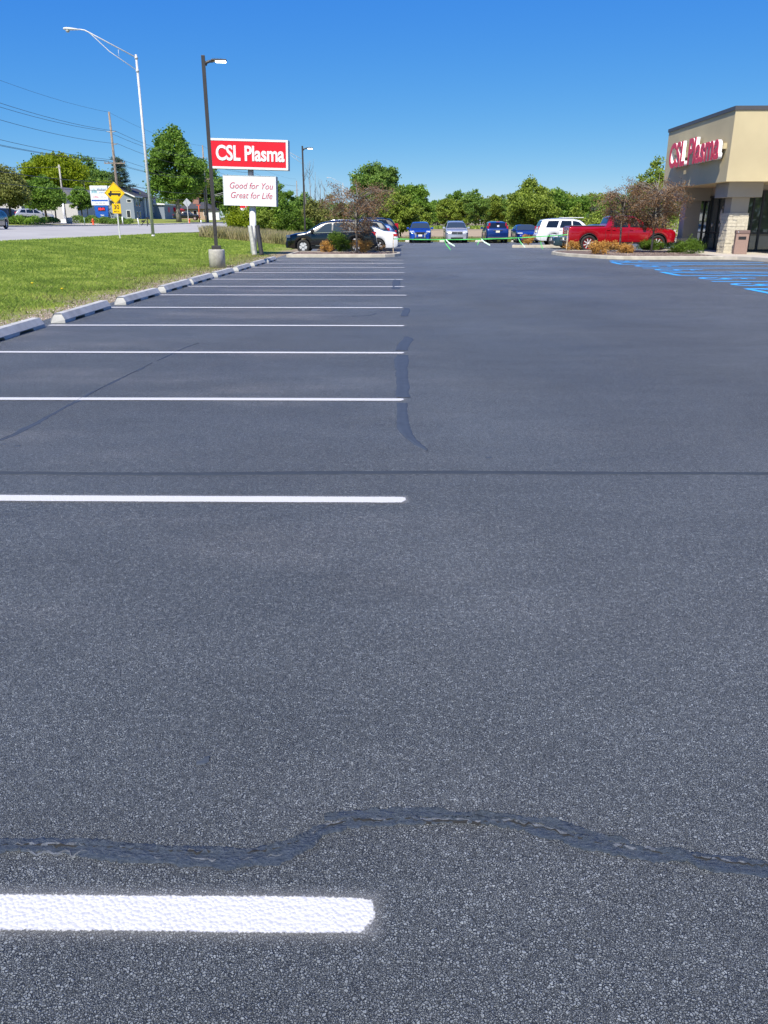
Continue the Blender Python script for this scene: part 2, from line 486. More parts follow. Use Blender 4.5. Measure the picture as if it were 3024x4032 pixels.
# main road across the left, concrete, with kerbs and lane dashes
M_road = pm('road_concrete', (0.40, 0.385, 0.35), 0.85, var=0.08, scale=0.5, dirt=(0.35, 0.335, 0.305))
RY = list(range(-20, 110, 8)) + list(range(110, 520, 16))
sheet('road', [-38, -34, -30, -26, -23, -20], RY, M_road, 0.02)
def kerb(name, x, w_, y0, y1):
    ys = [y for y in RY if y0 <= y <= y1]
    b = MB()
    for a, c in zip(ys[:-1], ys[1:]):
        za, zc = g(x, a), g(x, c)
        vs = [(x, a, za - .1), (x + w_, a, za - .1), (x + w_, c, zc - .1), (x, c, zc - .1), (x, a, za + .13), (x + w_, a, za + .13), (x + w_, c, zc + .13), (x, c, zc + .13)]
        b.add(vs, [(4, 5, 6, 7), (0, 1, 5, 4), (2, 3, 7, 6), (1, 2, 6, 5), (3, 0, 4, 7)])
    tag(b.build(name, M_kerb), kind='structure')
kerb('far_kerb', -38.3, 0.3, -20, 500)
M_dash = pm('road_paint_white', (0.62, 0.62, 0.60), 0.7, var=0.15, scale=3)
for k in range(12):
    y = 30 + 12.2 * k + 22.5 * 0
    for xx in ((-24.2,) if k < 6 else (-24.2, -33.5)):
        b = MB(); z0 = g(xx, y) + .03; z1 = g(xx, y + 3) + .03
        b.add([(xx - .06, y, z0), (xx + .06, y, z0), (xx + .06, y + 3, z1), (xx - .06, y + 3, z1)], [(0, 1, 2, 3)])
        tag(b.build('lane_dash', M_dash), kind='structure')
# pale driveway apron and the far side's small car park
M_park = pm('old_asphalt', (0.17, 0.165, 0.16), 0.9, var=0.1, scale=0.6)
sheet('far_car_park', [-78, -70, -62, -54, -50.5], [80, 100, 120, 140, 160], M_park, 0.03)
sheet('driveway', [-50.5, -46, -42, -38.3], [104, 112, 122], M_walk, 0.035)
sheet('pavement', [-41.2, -39.6], RY[8:], M_walk, 0.03)

# ------------------------------------------------------------------ markings
def stripe(name, pts, width, m, z=0.009, margin=0.05, seg=0.25):
    """flat stripe along a polyline; UV.y = distance outside the paint edge"""
    P = [Vector((x, y, 0)) for x, y in pts]
    L = [0]
    for a, b in zip(P[:-1], P[1:]): L.append(L[-1] + (b - a).length)
    n = max(2, int(L[-1] / seg) + 1)
    S = [-margin * 1.0, 0, .03, .07] + list(np.linspace(.12, L[-1] - .12, n)) + [L[-1] - .07, L[-1] - .03, L[-1], L[-1] + margin]
    v = []; f = []; uv = []
    off = [-(width / 2 + margin), -width / 2, 0, width / 2, width / 2 + margin]
    for s in S:
        sc = min(max(s, 0), L[-1])
        i = max(k for k in range(len(L)) if L[k] <= sc + 1e-9); i = min(i, len(P) - 2)
        d = (P[i + 1] - P[i]).normalized()
        c = P[i] + d * (s - L[i] if s > 0 or i == 0 else 0)
        nn = Vector((-d.y, d.x, 0))
        if 0 < i and abs(sc - L[i]) < seg * .5:
            d0 = (P[i] - P[i - 1]).normalized(); nn = (nn + Vector((-d0.y, d0.x, 0))).normalized()
        end = max(-s, s - L[-1])
        for o in off:
            v.append((c.x + nn.x * o, c.y + nn.y * o, z))
            inside = abs(o) - width / 2
            if end <= 0 and min(s, L[-1] - s) < .035 and inside > -.03: inside += .007 * (1 - min(s, L[-1] - s) / .035)
            uv.append((s, max(inside, end) if end > 0 else max(inside, -min(s, L[-1] - s)) if inside < 0 else inside))
    k = len(off)
    for j in range(len(S) - 1):
        for i in range(k - 1):
            a = j * k + i
            f.append((a, a + k, a + k + 1, a + 1))
    me = bpy.data.meshes.new(name); me.from_pydata(v, [], f)
    ul = me.uv_layers.new(name='UVMap')
    for lo in me.loops: ul.data[lo.index].uv = uv[lo.vertex_index]
    return v, f, me

LINES = [1.466, 4.54, 7.43, 10.3, 13.15, 16.04, 18.88, 21.49, 24.23, 27.49, 30.75, 33.83, 36.78]
for i, y in enumerate(LINES):
    xr = [-0.06, .02, .0, .0, .0, -.03, .05, .0, -.05, 0, 0, -.04, -.04][i]
    x0 = -5.85 if i > 2 else -5.7
    w_ = [.106, .106, .108, .115, .125, .135, .145, .155, .165, .17, .175, .18, .18][i]
    pts = [(x0, y - .062 + .02 * math.sin(i)), (-3.9, y - .042 + .012 * math.sin(i * 2.1)), (-2, y - .022 - .006 * math.cos(i)), (xr, y)]
    _, _, me = stripe('parking_line', pts, w_, M_white)
    tag(mesh_obj('parking_line', me, M_white), kind='structure')
for y in (48.0, 50.7, 53.5, 56.3, 59.1):
    _, _, me = stripe('parking_line', [(-5.8, y - 1.55), (-.35, y - 1.55)], 0.1, M_white)
    tag(mesh_obj('parking_line', me, M_white), kind='structure')
for x, y in ((7.5, 54.6), (8.1, 52.9), (8.2, 50.6)):
    _, _, me = stripe('parking_line', [(x, y), (13.5, y)], 0.1, M_white)
    tag(mesh_obj('parking_line', me, M_white), kind='structure')
# blue bays
def blue(pts, wd=0.11, z=0.009):
    wd = wd * 1.7
    _, _, me = stripe('bay_marking', pts, wd, M_blue, z=z)
    tag(mesh_obj('bay_marking', me, M_blue), kind='structure')
for y in (30.6, 23.6): blue([(8.75, y), (15.0, y)])
for y0, y1 in ((33.2, 34.9), (26.2, 28.1), (19.0, 21.0)):
    blue([(8.7, y0), (15.0, y0)]); blue([(8.7, y1), (15.0, y1)])
    blue([(8.7, y0), (8.7, y1)], z=0.011)
    x = 8.7
    while x < 12.2:
        blue([(x, y1), (x + 2.9, y0)], wd=.09, z=0.013); x += 2.1
def wheelchair(cx, cy, s=1.0):
    arc = [(cx + s * .42 * math.cos(a), cy + s * .42 * math.sin(a)) for a in np.linspace(R(60), R(330), 14)]
    blue(arc, .1)
    blue([(cx + .2 * s, cy + .1), (cx + .75 * s, cy + .12), (cx + 1.25 * s, cy + .12)], .11, 0.011)
    blue([(cx + .2 * s, cy + .1), (cx + .25 * s, cy - .35), (cx - .25 * s, cy - .5)], .1, 0.013)
    blue([(cx + .8 * s, cy + .12), (cx + .75 * s, cy - .35)], .09, 0.015)
for cy in (36.0, 32.0, 29.4, 24.9, 22.4): wheelchair(9.35, cy)

# crack sealant ribbons, raised a few millimetres
def ribbon(pts, widths, name='crack_sealant', h=0.005, seg=None, jag=0.0):
    """pts/widths are interpolated; cross-section is a low ridge"""
    P = np.array(pts, float); d = np.r_[0, np.cumsum(np.hypot(*np.diff(P, axis=0).T))]
    fine = jag >= 0.006 and h >= 0.005
    n = seg or max(4, int(d[-1] / (0.008 if fine else 0.03)))
    s = np.linspace(0, d[-1], n)
    x = np.interp(s, d, P[:, 0]); y = np.interp(s, d, P[:, 1]); wd = np.interp(s, d, widths)
    k = np.ones(5) / 5
    if n > 12:
        xs_, ys_ = x.copy(), y.copy()
        x[2:-2] = np.convolve(xs_, k, 'valid'); y[2:-2] = np.convolve(ys_, k, 'valid')
    tx = np.gradient(x); ty = np.gradient(y); ln = np.hypot(tx, ty) + 1e-9
    nx, ny = -ty / ln, tx / ln
    jl = np.convolve(rng.normal(0, 1, n + 8), np.ones(9) / 9 * 2, 'valid')[:n] * jag
    jr = np.convolve(rng.normal(0, 1, n + 8), np.ones(9) / 9 * 2, 'valid')[:n] * jag
    if fine:
        jl = jl * 1.2 + rng.normal(0, 1, n) * .0022; jr = jr * 1.2 + rng.normal(0, 1, n) * .0022
        jl += np.convolve(rng.normal(0, 1, n + 30), np.ones(31) / 31 * 5, 'valid')[:n] * jag; jr += np.convolve(rng.normal(0, 1, n + 30), np.ones(31) / 31 * 5, 'valid')[:n] * jag
    lump = 1 + np.convolve(rng.normal(0, 1, n + 4), np.ones(5) / 5 * 1.6, 'valid')[:n] * .6 if fine else np.ones(n)
    v = []; f = []
    prof = [(-1, -.006), (-.86, h * .8), (-.3, h), (.25, h * .9), (.5, h * 2.1), (.7, h * 1.1), (.85, h * .7), (1, -.006)]
    for i in range(n):
        for a, z in prof:
            ww = wd[i] / 2 + (jl[i] if a < 0 else jr[i]) * abs(a)
            v.append((x[i] + nx[i] * a * ww, y[i] + ny[i] * a * ww, 0.004 + (z if z < 0 else z * max(.25, lump[(i + int(a * 7)) % n]))))
    k = len(prof)
    for j in range(n - 1):
        for i in range(k - 1):
            a = j * k + i; f.append((a, a + 1, a + k + 1, a + k))
    me = bpy.data.meshes.new(name); me.from_pydata(v, [], f)
    return tag(mesh_obj(name, me, M_seal if fine else M_seal2, smooth=True), kind='structure')

# ------------------------------------------------------------------ pixel -> ground helper used while measuring the photograph
_p = R(20.22); _f = 3100.0; _yw = R(1.45)
_F = np.array([-math.sin(_yw) * math.cos(_p), math.cos(_yw) * math.cos(_p), -math.sin(_p)])
_R = np.array([math.cos(_yw), math.sin(_yw), 0]); _U = np.cross(_R, _F)
def G(px, py, z=0.0):
    r = _F + (px - 1512) / _f * _R - (py - 2016) / _f * _U
    q = np.array([0, 0, 1.6]) + r * (z - 1.6) / r[2]
    return float(q[0]), float(q[1])
def K(*pp): return [G(x * 1.8228, y * 1.8228) for x, y in pp]   # from the 1659 px wide view

ribbon(K((-60, 1838), (60, 1832), (160, 1833), (300, 1846), (420, 1853), (520, 1855), (600, 1845), (650, 1825), (700, 1795), (760, 1778), (860, 1776), (960, 1776), (1040, 1778), (1110, 1780), (1180, 1796), (1250, 1822), (1330, 1838), (1430, 1850), (1530, 1866), (1640, 1880), (1760, 1890)),
       [.062, .055, .06, .066, .072, .076, .07, .06, .055, .042, .038, .038, .036, .044, .055, .058, .055, .06, .066, .062, .055], jag=0.006, h=0.006)
# the open crack and its raised lip along the top of the sealant
def jagged(pts, wmin, wmax, amp, step, name, h, m, seed):
    r_ = random.Random(seed)
    P = [Vector(p) for p in pts]; out = []; wd = []
    for a, b in zip(P[:-1], P[1:]):
        n_ = max(1, int((b - a).length / step)); d = (b - a).normalized(); nn = Vector((-d.y, d.x))
        for k in range(n_):
            out.append(tuple(a.lerp(b, k / n_) + nn * r_.gauss(0, amp))); wd.append(r_.uniform(wmin, wmax) if r_.random() > .12 else wmin * .3)
    v = []; f = []
    for i_, (p, ww) in enumerate(zip(out, wd)):
        q = Vector(out[min(i_ + 1, len(out) - 1)]) - Vector(out[max(i_ - 1, 0)]); q.normalize(); nn = Vector((-q.y, q.x))
        hh = h * r_.uniform(.5, 1.3)
        for a_, z_ in ((-1, -.004), (-.3, hh), (.4, hh * .8), (1, -.004)):
            v.append((p[0] + nn.x * a_ * ww / 2, p[1] + nn.y * a_ * ww / 2, .004 + z_))
    for a_ in range(len(out) - 1):
        for k in range(3): f.append((a_ * 4 + k, a_ * 4 + k + 1, a_ * 4 + 5 + k, a_ * 4 + 4 + k))
    me = bpy.data.meshes.new(name); me.from_pydata(v, [], f)
    tag(mesh_obj(name, me, m, smooth=True), kind='structure')
M_lip = pm('sealant_lip', (0.12, 0.135, 0.16), 0.35, var=0.3, scale=70, bump=0.6, bscale=180)
lip = K((-40, 1831), (60, 1827), (160, 1828), (300, 1838), (420, 1842), (520, 1846), (600, 1836), (650, 1818), (700, 1790), (760, 1772), (800, 1775), (870, 1772), (930, 1777), (990, 1775), (1040, 1780), (1100, 1777), (1180, 1792), (1250, 1815), (1330, 1830), (1430, 1843), (1530, 1858), (1640, 1872), (1760, 1882))
jagged(lip, .004, .016, .0032, .012, 'sealant_lip', .0085, M_lip, 4)
jagged([(x, y - .006) for x, y in lip], .001, .007, .0035, .010, 'crack', .0100, M_tar, 9)
jagged([(x, y - .03) for x, y in lip[1:9]], .002, .010, .006, .014, 'sealant_lip', .0075, M_lip, 14)
ribbon(K((700, 1768), (800, 1756), (900, 1758), (1000, 1762), (1100, 1768), (1190, 1780), (1270, 1803), (1360, 1822)), [.012, .03, .036, .03, .028, .026, .024, .01], jag=0.006, h=0.005)
ribbon([(-7.4 + 0 * i, 5.12) for i in range(1)] + K((0, 1023), (150, 1025), (400, 1026), (700, 1023), (1000, 1022), (1300, 1024), (1659, 1025)) + [(6.5, 5.02), (12, 5.0)], [.05, .06, .06, .07, .075, .07, .06, .05, .05, .05], jag=0.006, h=0.004)
COL.objects[-1].data.materials.clear(); COL.objects[-1].data.materials.append(pm('seam_sealant', (0.028, 0.038, 0.052), 0.85, var=0.12, scale=12))
ribbon(K((925, 975), (905, 962), (885, 945), (872, 925), (868, 900), (870, 872)), [.02, .07, .10, .12, .12, .12], jag=0.01, h=0.004)
ribbon(K((870, 860), (869, 830), (868, 800), (866, 780), (868, 768)), [.17, .15, .16, .20, .16], jag=0.012, h=0.004)
ribbon(K((868, 758), (870, 748), (876, 740), (882, 733), (879, 728)), [.18, .17, .2, .18, .08], jag=0.012, h=0.004)
ribbon(K((872, 684), (877, 672), (879, 666)), [.15, .18, .12], jag=0.01, h=0.004)
ribbon(K((855, 625), (856, 612), (857, 604)), [.22, .26, .2], jag=0.02, h=0.004)
ribbon(K((-40, 968), (40, 935), (110, 898), (180, 860), (240, 828), (300, 800), (330, 785)), [.01, .035, .04, .03, .035, .03, .01], jag=0.02, h=0.003)
ribbon(K((340, 780), (400, 752), (430, 742)), [.02, .04, .015], jag=0.01, h=0.003)
for pts in (((0, 952), (22, 944), (50, 931)), ((2, 962), (12, 961)), ((30, 966), (44, 965)), ((1050, 990), (1063, 990)), ((945, 578), (960, 579)), ((760, 684), (800, 682), (812, 678)), ((425, 1648), (452, 1646)), ((975, 596), (990, 598))):
    q = K(*pts)
    ribbon(q, [.035] * len(q), name='tar_spot', jag=0.012, h=0.003, seg=14)

# ------------------------------------------------------------------ concrete wheel stops
def stop_mesh(L=2.42):
    """trapezoid beam with sloped ends and two drainage notches under each side; runs along +Y"""
    bm = bmesh.new()
    prof = [(-.125, 0), (-.125, .055), (-.062, .155), (.062, .155), (.125, .055), (.125, 0)]
    ys = [0, .02, .46, .50, .92, .96, 1.44, 1.48, 1.94, 1.98, L - .02, L]
    rows = []
    for y in ys:
        e = 0.035 if y in (0, L) else 0
        notch = 0.045 if (.48 < y < .94 or 1.46 < y < 1.96) else 0
        r = []
        for x, z in prof:
            zz = notch if z == 0 else z
            yy = y
            if y == 0: yy = y + (.04 if z > .1 else 0)
            if y == L: yy = y - (.04 if z > .1 else 0)
            r.append(bm.verts.new((x * (1 - e), yy, zz)))
        rows.append(r)
    for a, b in zip(rows[:-1], rows[1:]):
        for i in range(len(prof)):
            j = (i + 1) % len(prof)
            bm.faces.new((a[i], a[j], b[j], b[i]))
    bm.faces.new(rows[0][::-1]); bm.faces.new(rows[-1])
    bmesh.ops.recalc_face_normals(bm, faces=bm.faces[:])
    me = bpy.data.meshes.new('wheel_stop'); bm.to_mesh(me); bm.free()
    me.materials.append(M_stop)
    return me
SM = stop_mesh()
ORD = ['nearest', 'second', 'third', 'fourth', 'fifth', 'sixth', 'seventh', 'eighth', 'ninth']
for i, y in enumerate([10.40, 13.38, 16.48, 19.46, 22.1, 25.05, 28.15, 31.35, 34.4]):
    o = mesh_obj('wheel_stop', SM, None)
    o.location = (-5.83 + random.uniform(-.03, .03), y, 0.005); o.rotation_euler = (0, 0, R(random.uniform(-.5, .5) + (2.2 if i in (0, 1) else 0)))
    o.scale = (1, 1 if i < 8 else .95, 1)
    tag(o, ('concrete wheel stop along the lawn edge, cut by the left edge of the photo' if i == 0 else
            ORD[i] + ' concrete wheel stop from the camera in the row along the lawn' if i < 8 else
            'farthest concrete wheel stop of the lawn row, against the kerbed bed'), 'wheel stop', 'wheel stops along the lawn edge')
for i, x in enumerate([0.95, 3.85, 6.85, 9.9]):
    o = mesh_obj('wheel_stop', SM, None); o.location = (x + .95, 70.5, 0.005); o.rotation_euler = (0, 0, R(90)); o.scale = (1, .78, 1)
    tag(o, ['whitish wheel stop behind the bright blue crossover', 'whitish wheel stop behind the silver crossover', 'whitish wheel stop in front of the rear facing blue car', 'whitish wheel stop behind the blue coupe'][i], 'wheel stop', 'wheel stops at the back of the lot')

# ------------------------------------------------------------------ kerbed planting beds
def bed(name_k, outline, label, wk=0.16, h=0.15, mulch=True):
    """outline counter-clockwise; kerb ring + mulch sheet"""
    P = [Vector((x, y, 0)) for x, y in outline]; n = len(P)
    inner = []
    for i in range(n):
        a, b, c = P[i - 1], P[i], P[(i + 1) % n]
        n1 = Vector((-(b - a).y, (b - a).x, 0)).normalized(); n2 = Vector((-(c - b).y, (c - b).x, 0)).normalized()
        m_ = (n1 + n2); m_ = m_ / max(m_.length_squared / 2, .6)
        inner.append(b + m_ * wk)
    v = []; f = []
    for p, q in zip(P, inner):
        d = (q - p).normalized()
        v += [(p.x, p.y, -0.02), (p.x + d.x * .012, p.y + d.y * .012, h - .02), (p.x + d.x * .035, p.y + d.y * .035, h), (q.x, q.y, h), (q.x, q.y, h - .10)]
    for i in range(n):
        j = (i + 1) % n
        for k in range(4):
            f.append((i * 5 + k, j * 5 + k, j * 5 + k + 1, i * 5 + k + 1))
    me = bpy.data.meshes.new(name_k); me.from_pydata(v, [], f)
    tag(mesh_obj(name_k, me, M_kerb), kind='structure')
    if mulch:
        bm = bmesh.new()
        vs = [bm.verts.new((q.x, q.y, h - .03)) for q in inner]
        fc = bm.faces.new(vs)
        bmesh.ops.triangulate(bm, faces=bm.faces[:])
        bmesh.ops.subdivide_edges(bm, edges=bm.edges[:], cuts=6, use_grid_fill=True)
        for v_ in bm.verts:
            v_.co.z += random.uniform(-.015, .02)
        me = bpy.data.meshes.new('mulch_bed'); bm.to_mesh(me); bm.free()
        tag(mesh_obj('mulch_bed', me, M_mulch, smooth=True), kind='structure')
def arc(cx, cy, r, a0, a1, n=8):
    return [(cx + r * math.cos(R(a)), cy + r * math.sin(R(a))) for a in np.linspace(a0, a1, n)]
bed('kerb', [(-5.7, 39.6), (-1.6, 39.6)] + [(-.95, 39.8), (-.5, 40.4), (-.25, 41.3), (-.22, 42.2), (-.4, 43.1), (-.75, 43.6), (-1.3, 43.9)] + [(-5.7, 43.9)], '')
bed('kerb', [(7.75, 42.4), (7.95, 41.2), (8.6, 39.6), (9.3, 38.3), (9.9, 37.8), (10.8, 37.6), (14.4, 37.7), (14.4, 46.0), (9.0, 46.0), (8.1, 45.2), (7.7, 43.8)], '')
bed('kerb', [(7.1, 55.3), (14.0, 55.3), (14.0, 56.9), (7.3, 56.9)], '')
# walkway slab in front of the building, kerb bending towards the camera
wk = MB()
poly = [(14.4, 37.7), (14.95, 37.6), (15.3, 36.9), (15.55, 35.6), (15.6, 33), (15.6, -6), (40, -6), (40, 44.0), (16.9, 44.0), (16.9, 50), (14.4, 50)]
wk.prism(poly, -.02, .15, 'z')
tag(wk.build('walkway', M_walk), kind='structure')

# small stones in the mulch and on the dirt verge (countless)
def scatter_stones(name, m, spots, n, smin, smax):
    b_v = []; b_f = []
    base = [(1, 0, 0), (0, 1, 0), (-1, 0, 0), (0, -1, 0), (0, 0, .7), (0, 0, -.6)]
    fs = [(0, 1, 4), (1, 2, 4), (2, 3, 4), (3, 0, 4), (1, 0, 5), (2, 1, 5), (3, 2, 5), (0, 3, 5)]
    for _ in range(n):
        x, y, z = spots()
        s = random.uniform(smin, smax) ; a = random.uniform(0, 6.28)
        k = len(b_v)
        for bx, by, bz in base:
            bx *= s * random.uniform(.6, 1.3); by *= s * random.uniform(.5, 1.1); bz *= s * random.uniform(.4, 1)
            b_v.append((x + bx * math.cos(a) - by * math.sin(a), y + bx * math.sin(a) + by * math.cos(a), z + bz))
        b_f += [tuple(k + i for i in f) for f in fs]
    me = bpy.data.meshes.new(name); me.from_pydata(b_v, [], b_f)
    return tag(mesh_obj(name, me, m), kind='stuff')
M_chip = leaf_mat('bark_chip', (0.10, 0.065, 0.05), (0.30, 0.24, 0.20), 0.0)
def sp1():
    if random.random() < .3: return random.uniform(-5.5, -.9), random.uniform(39.85, 43.6), .125
    return random.uniform(9.6, 14.2), random.uniform(38.1, 45.5), .125
scatter_stones('mulch_chips', M_chip, sp1, 3500, .02, .055)
M_peb = leaf_mat('verge_pebble', (0.25, 0.20, 0.15), (0.55, 0.48, 0.38), 0.0)
def sp2():
    y = 9 + 32 * random.random() ** 1.6; x = -6.2 - abs(random.gauss(0, .5))
    return x, y, g(x, y) - .012
scatter_stones('verge_gravel', M_peb, sp2, 4200, .008, .03)

# ------------------------------------------------------------------ grass
def grass(name, xs, ys, n, hmin, hmax, wd, m, keep=None, lean=.5):
    x = rng.uniform(xs[0], xs[1], n); y = ys[0] + (ys[1] - ys[0]) * rng.random(n)
    if keep is not None:
        k = keep(x, y); x = x[k]; y = y[k]
    n = len(x); z = gz(x, y) - .03
    h = rng.uniform(hmin, hmax, n) ; a = rng.uniform(0, 2 * np.pi, n); lx = rng.normal(0, lean, n) * h; ly = rng.normal(0, lean, n) * h
    dx = np.cos(a) * wd / 2; dy = np.sin(a) * wd / 2
    v = np.empty((n, 4, 3))
    v[:, 0] = np.stack([x - dx, y - dy, z], 1); v[:, 1] = np.stack([x + dx, y + dy, z], 1)
    v[:, 2] = np.stack([x + dx * .7 + lx * .4, y + dy * .7 + ly * .4, z + h * .6], 1)
    v[:, 3] = np.stack([x + lx, y + ly, z + h], 1)
    me = bpy.data.meshes.new(name)
    me.vertices.add(4 * n); me.vertices.foreach_set('co', v.ravel())
    idx = np.arange(n)[:, None] * 4
    li = np.concatenate([idx, idx + 1, idx + 2, idx, idx + 2, idx + 3], 1).ravel()
    me.loops.add(6 * n); me.loops.foreach_set('vertex_index', li.astype(np.int32))
    me.polygons.add(2 * n); me.polygons.foreach_set('loop_start', (np.arange(2 * n) * 3).astype(np.int32))
    me.update(calc_edges=True)
    return tag(mesh_obj(name, me, m), kind='stuff')
M_bl = leaf_mat('grass_blade', (0.18, 0.26, 0.045), (0.58, 0.64, 0.14), 0.5, (0.32, 0.44, 0.065))
M_bl2 = leaf_mat('dry_grass_blade', (0.20, 0.19, 0.06), (0.42, 0.33, 0.18), 0.4, (0.22, 0.24, 0.07))
def edgeprob(x, y):
    e = -7.5 - .45 * np.sin(y * 1.1) - .25 * np.sin(y * 2.9 + 1) + .25 * np.sin(y * .43)
    pr = np.clip((e - x) / .9, 0.03, 1)
    return rng.random(len(x)) < pr * np.where(y > 37, np.clip((-7.9 - x) / 1.2, .08, 1), 1)
grass('lawn_grass', (-17, -6.3), (11, 24), 170000, .04, .11, .014, M_bl, edgeprob)
grass('lawn_grass', (-20.2, -6.3), (24, 40), 130000, .05, .11, .022, M_bl, edgeprob)
grass('lawn_grass', (-20.2, -6.5), (40, 75), 90000, .06, .13, .04, M_bl, edgeprob)
grass('lawn_grass', (-20.2, -15), (15, 45), 30000, .05, .11, .022, M_bl)
grass('dry_grass', (-10.5, -6.3), (11, 42), 15000, .04, .12, .014, M_bl2, lambda x, y: rng.random(len(x)) < np.clip((x + 10.5) / 3, 0, 1) * np.clip((-6.3 - x) / 1.0, .1, 1))
grass('tall_weeds', (-16.3, -7.2), (58, 71), 22000, .35, 1.0, .045, leaf_mat('tall_weed_blade', (0.26, 0.26, 0.10), (0.62, 0.50, 0.32), .4, (0.40, 0.36, 0.17)), lambda x, y: (y > 61 + 1.5 * np.sin(x * .9) + np.clip(-12.5 - x, 0, 9) * 1.5) , .22)
grass('tall_weeds', (-3, 17), (71.6, 79), 12000, .12, .42, .05, leaf_mat('weed_blade', (0.14, 0.20, 0.03), (0.40, 0.42, 0.14), 0.4), None, .25)
grass('field_grass', (-2, 40), (186, 208), 9000, .3, .8, .35, M_bl, None, .3)
# dandelions in the lawn
for i, (x, y) in enumerate([(-9.3, 20.2), (-8.1, 19.1)]):
    b = MB(); z = g(x, y)
    b.lathe([(.005, 0), (.005, .09), (.035, .1), (.03, .115), (.0, .12)], Matrix.Translation((x, y, z)), 10)
    tag(b.build('dandelion', pm('dandelion_yellow', (.8, .55, .01), .7)), ['yellow dandelion in the lawn, the farther one', 'yellow dandelion in the lawn, nearer the wheel stops'][i], 'flower', 'dandelions in the lawn')

# ------------------------------------------------------------------ trees
def leaves_mesh(name, cen, nrm_jit, size, m, parent, asp=0.75):
    """cen: (n,3) leaf centres -> one mesh of small folded quads"""
    n = len(cen)
    u = rng.normal(size=(n, 3)); u /= np.linalg.norm(u, axis=1)[:, None]
    t = rng.normal(size=(n, 3)); t -= u * (t * u).sum(1)[:, None]; t /= np.linalg.norm(t, axis=1)[:, None]
    s = (size * rng.uniform(.6, 1.35, n))[:, None]
    b = np.cross(u, t) * s * asp; a = t * s
    v = np.empty((n, 4, 3)); fold = u * s * rng.uniform(-.35, .35, n)[:, None]
    v[:, 0] = cen - a * .5; v[:, 1] = cen - b * .5 + fold; v[:, 2] = cen + a * .5; v[:, 3] = cen + b * .5 + fold
    me = bpy.data.meshes.new(name)
    me.vertices.add(4 * n); me.vertices.foreach_set('co', v.ravel())
    idx = np.arange(n)[:, None] * 4
    li = np.concatenate([idx, idx + 1, idx + 2, idx, idx + 2, idx + 3], 1).ravel()
    me.loops.add(6 * n); me.loops.foreach_set('vertex_index', li.astype(np.int32))
    me.polygons.add(2 * n); me.polygons.foreach_set('loop_start', (np.arange(2 * n) * 3).astype(np.int32))
    me.update(calc_edges=True)
    return mesh_obj(name, me, m, parent)

def crown_points(h0, h1, rx, nclump, nleaf, shape='round', cs=.26, seed=None, openness=.0):
    """clumps filling a crown volume, leaves lying mostly on the clumps' outsides"""
    H = h1 - h0; pts = []; w1, w2 = rng.uniform(0, 6.28, 2)
    r_ = np.random.default_rng(seed if seed is not None else int(rng.integers(1e9)))
    cl = []
    while len(cl) < nclump:
        p = r_.uniform(-1, 1, 3)
        t = (p[2] + 1) / 2
        if shape == 'round': lim = math.sqrt(max(0, 1 - p[2] ** 2))
        elif shape == 'egg': lim = math.sin(math.pi * min(1, (t + .04) ** .75)) ** .8 if t < 1 else 0
        elif shape == 'cone': lim = (1 - t) * .95 + .05
        elif shape == 'flat': lim = (1 - abs(p[2]) ** 3) ** .5
        else: lim = 1
        th = math.atan2(p[1], p[0])
        lim *= 1 + .16 * math.sin(2 * th + w1 + 2.2 * t) + .13 * math.sin(3 * th + w2 - 4 * t) + .10 * math.sin(7 * t + w1 + th)
        rr = math.hypot(p[0], p[1])
        if rr > lim: continue
        if rr < lim * .45 and t < .75 and r_.random() < .75: continue
        cl.append((p[0] * rx * .84, p[1] * rx * .84, h0 + H * (.06 + .86 * t), rr / (lim + .01)))
    per = nleaf // nclump
    for cx, cy, cz, q in cl:
        s = cs * rx * r_.uniform(.6, 1.35)
        d = r_.normal(size=(per, 3)); d /= np.linalg.norm(d, axis=1)[:, None]
        rad = s * (r_.random(per) ** .42) * (1 + .22 * np.abs(r_.normal(size=per))) * (1 + .3 * np.sin(4 * d[:, 0] + cx) * np.cos(4 * d[:, 1] + cz))
        c = np.array([cx, cy, cz]) + d * rad[:, None] * np.array([1, 1, .72])
        pts.append(c)
    P = np.concatenate(pts)
    if openness: P = P[r_.random(len(P)) > openness]
    return P, cl

def tree(name, label, x, y, h, cw, h0, m, leaf=.3, nleaf=5000, ncl=40, shape='round', bark=None, trunk=.16, group=None, cat='tree', cs=.26, zoff=0, limbs=6, openness=0, lean=0):
    z = g(x, y) + zoff
    root = thing(name, label, cat, (x, y, z - .05), random.uniform(0, 6.28), group)
    P, cl = crown_points(h0, h, cw / 2, int(ncl * 2.2), int(nleaf * 2.2), shape, cs * .74, openness=openness)
    P[:, 0] += lean * P[:, 2] / h
    b = MB()
    top = h0 + (h - h0) * .72
    pts = [(0, 0, 0), (.03 * cw * .2, 0, h0 * .5), (0, .02, h0), (-.01 * cw, .01 * cw, (h0 + top) / 2), (lean * .7, 0, top)]
    b.tube(pts, [trunk * 1.35, trunk * 1.05, trunk * .9, trunk * .55, trunk * .12], 8)
    far = sorted(cl, key=lambda c: -c[3])[:limbs * 2]
    for c in far[::2]:
        zz = h0 * .9 + (c[2] - h0) * .3
        mid = (c[0] * .4, c[1] * .4, (zz + c[2]) / 2 + .1)
        b.tube([(0, 0, zz), mid, (c[0] * .9 + lean * c[2] / h, c[1] * .9, c[2])], [trunk * .45, trunk * .28, trunk * .08], 6)
    b.build('trunk', bark or M_bark, root)
    leaves_mesh('crown', P, 0, leaf * 1.05, m, root)
    return root

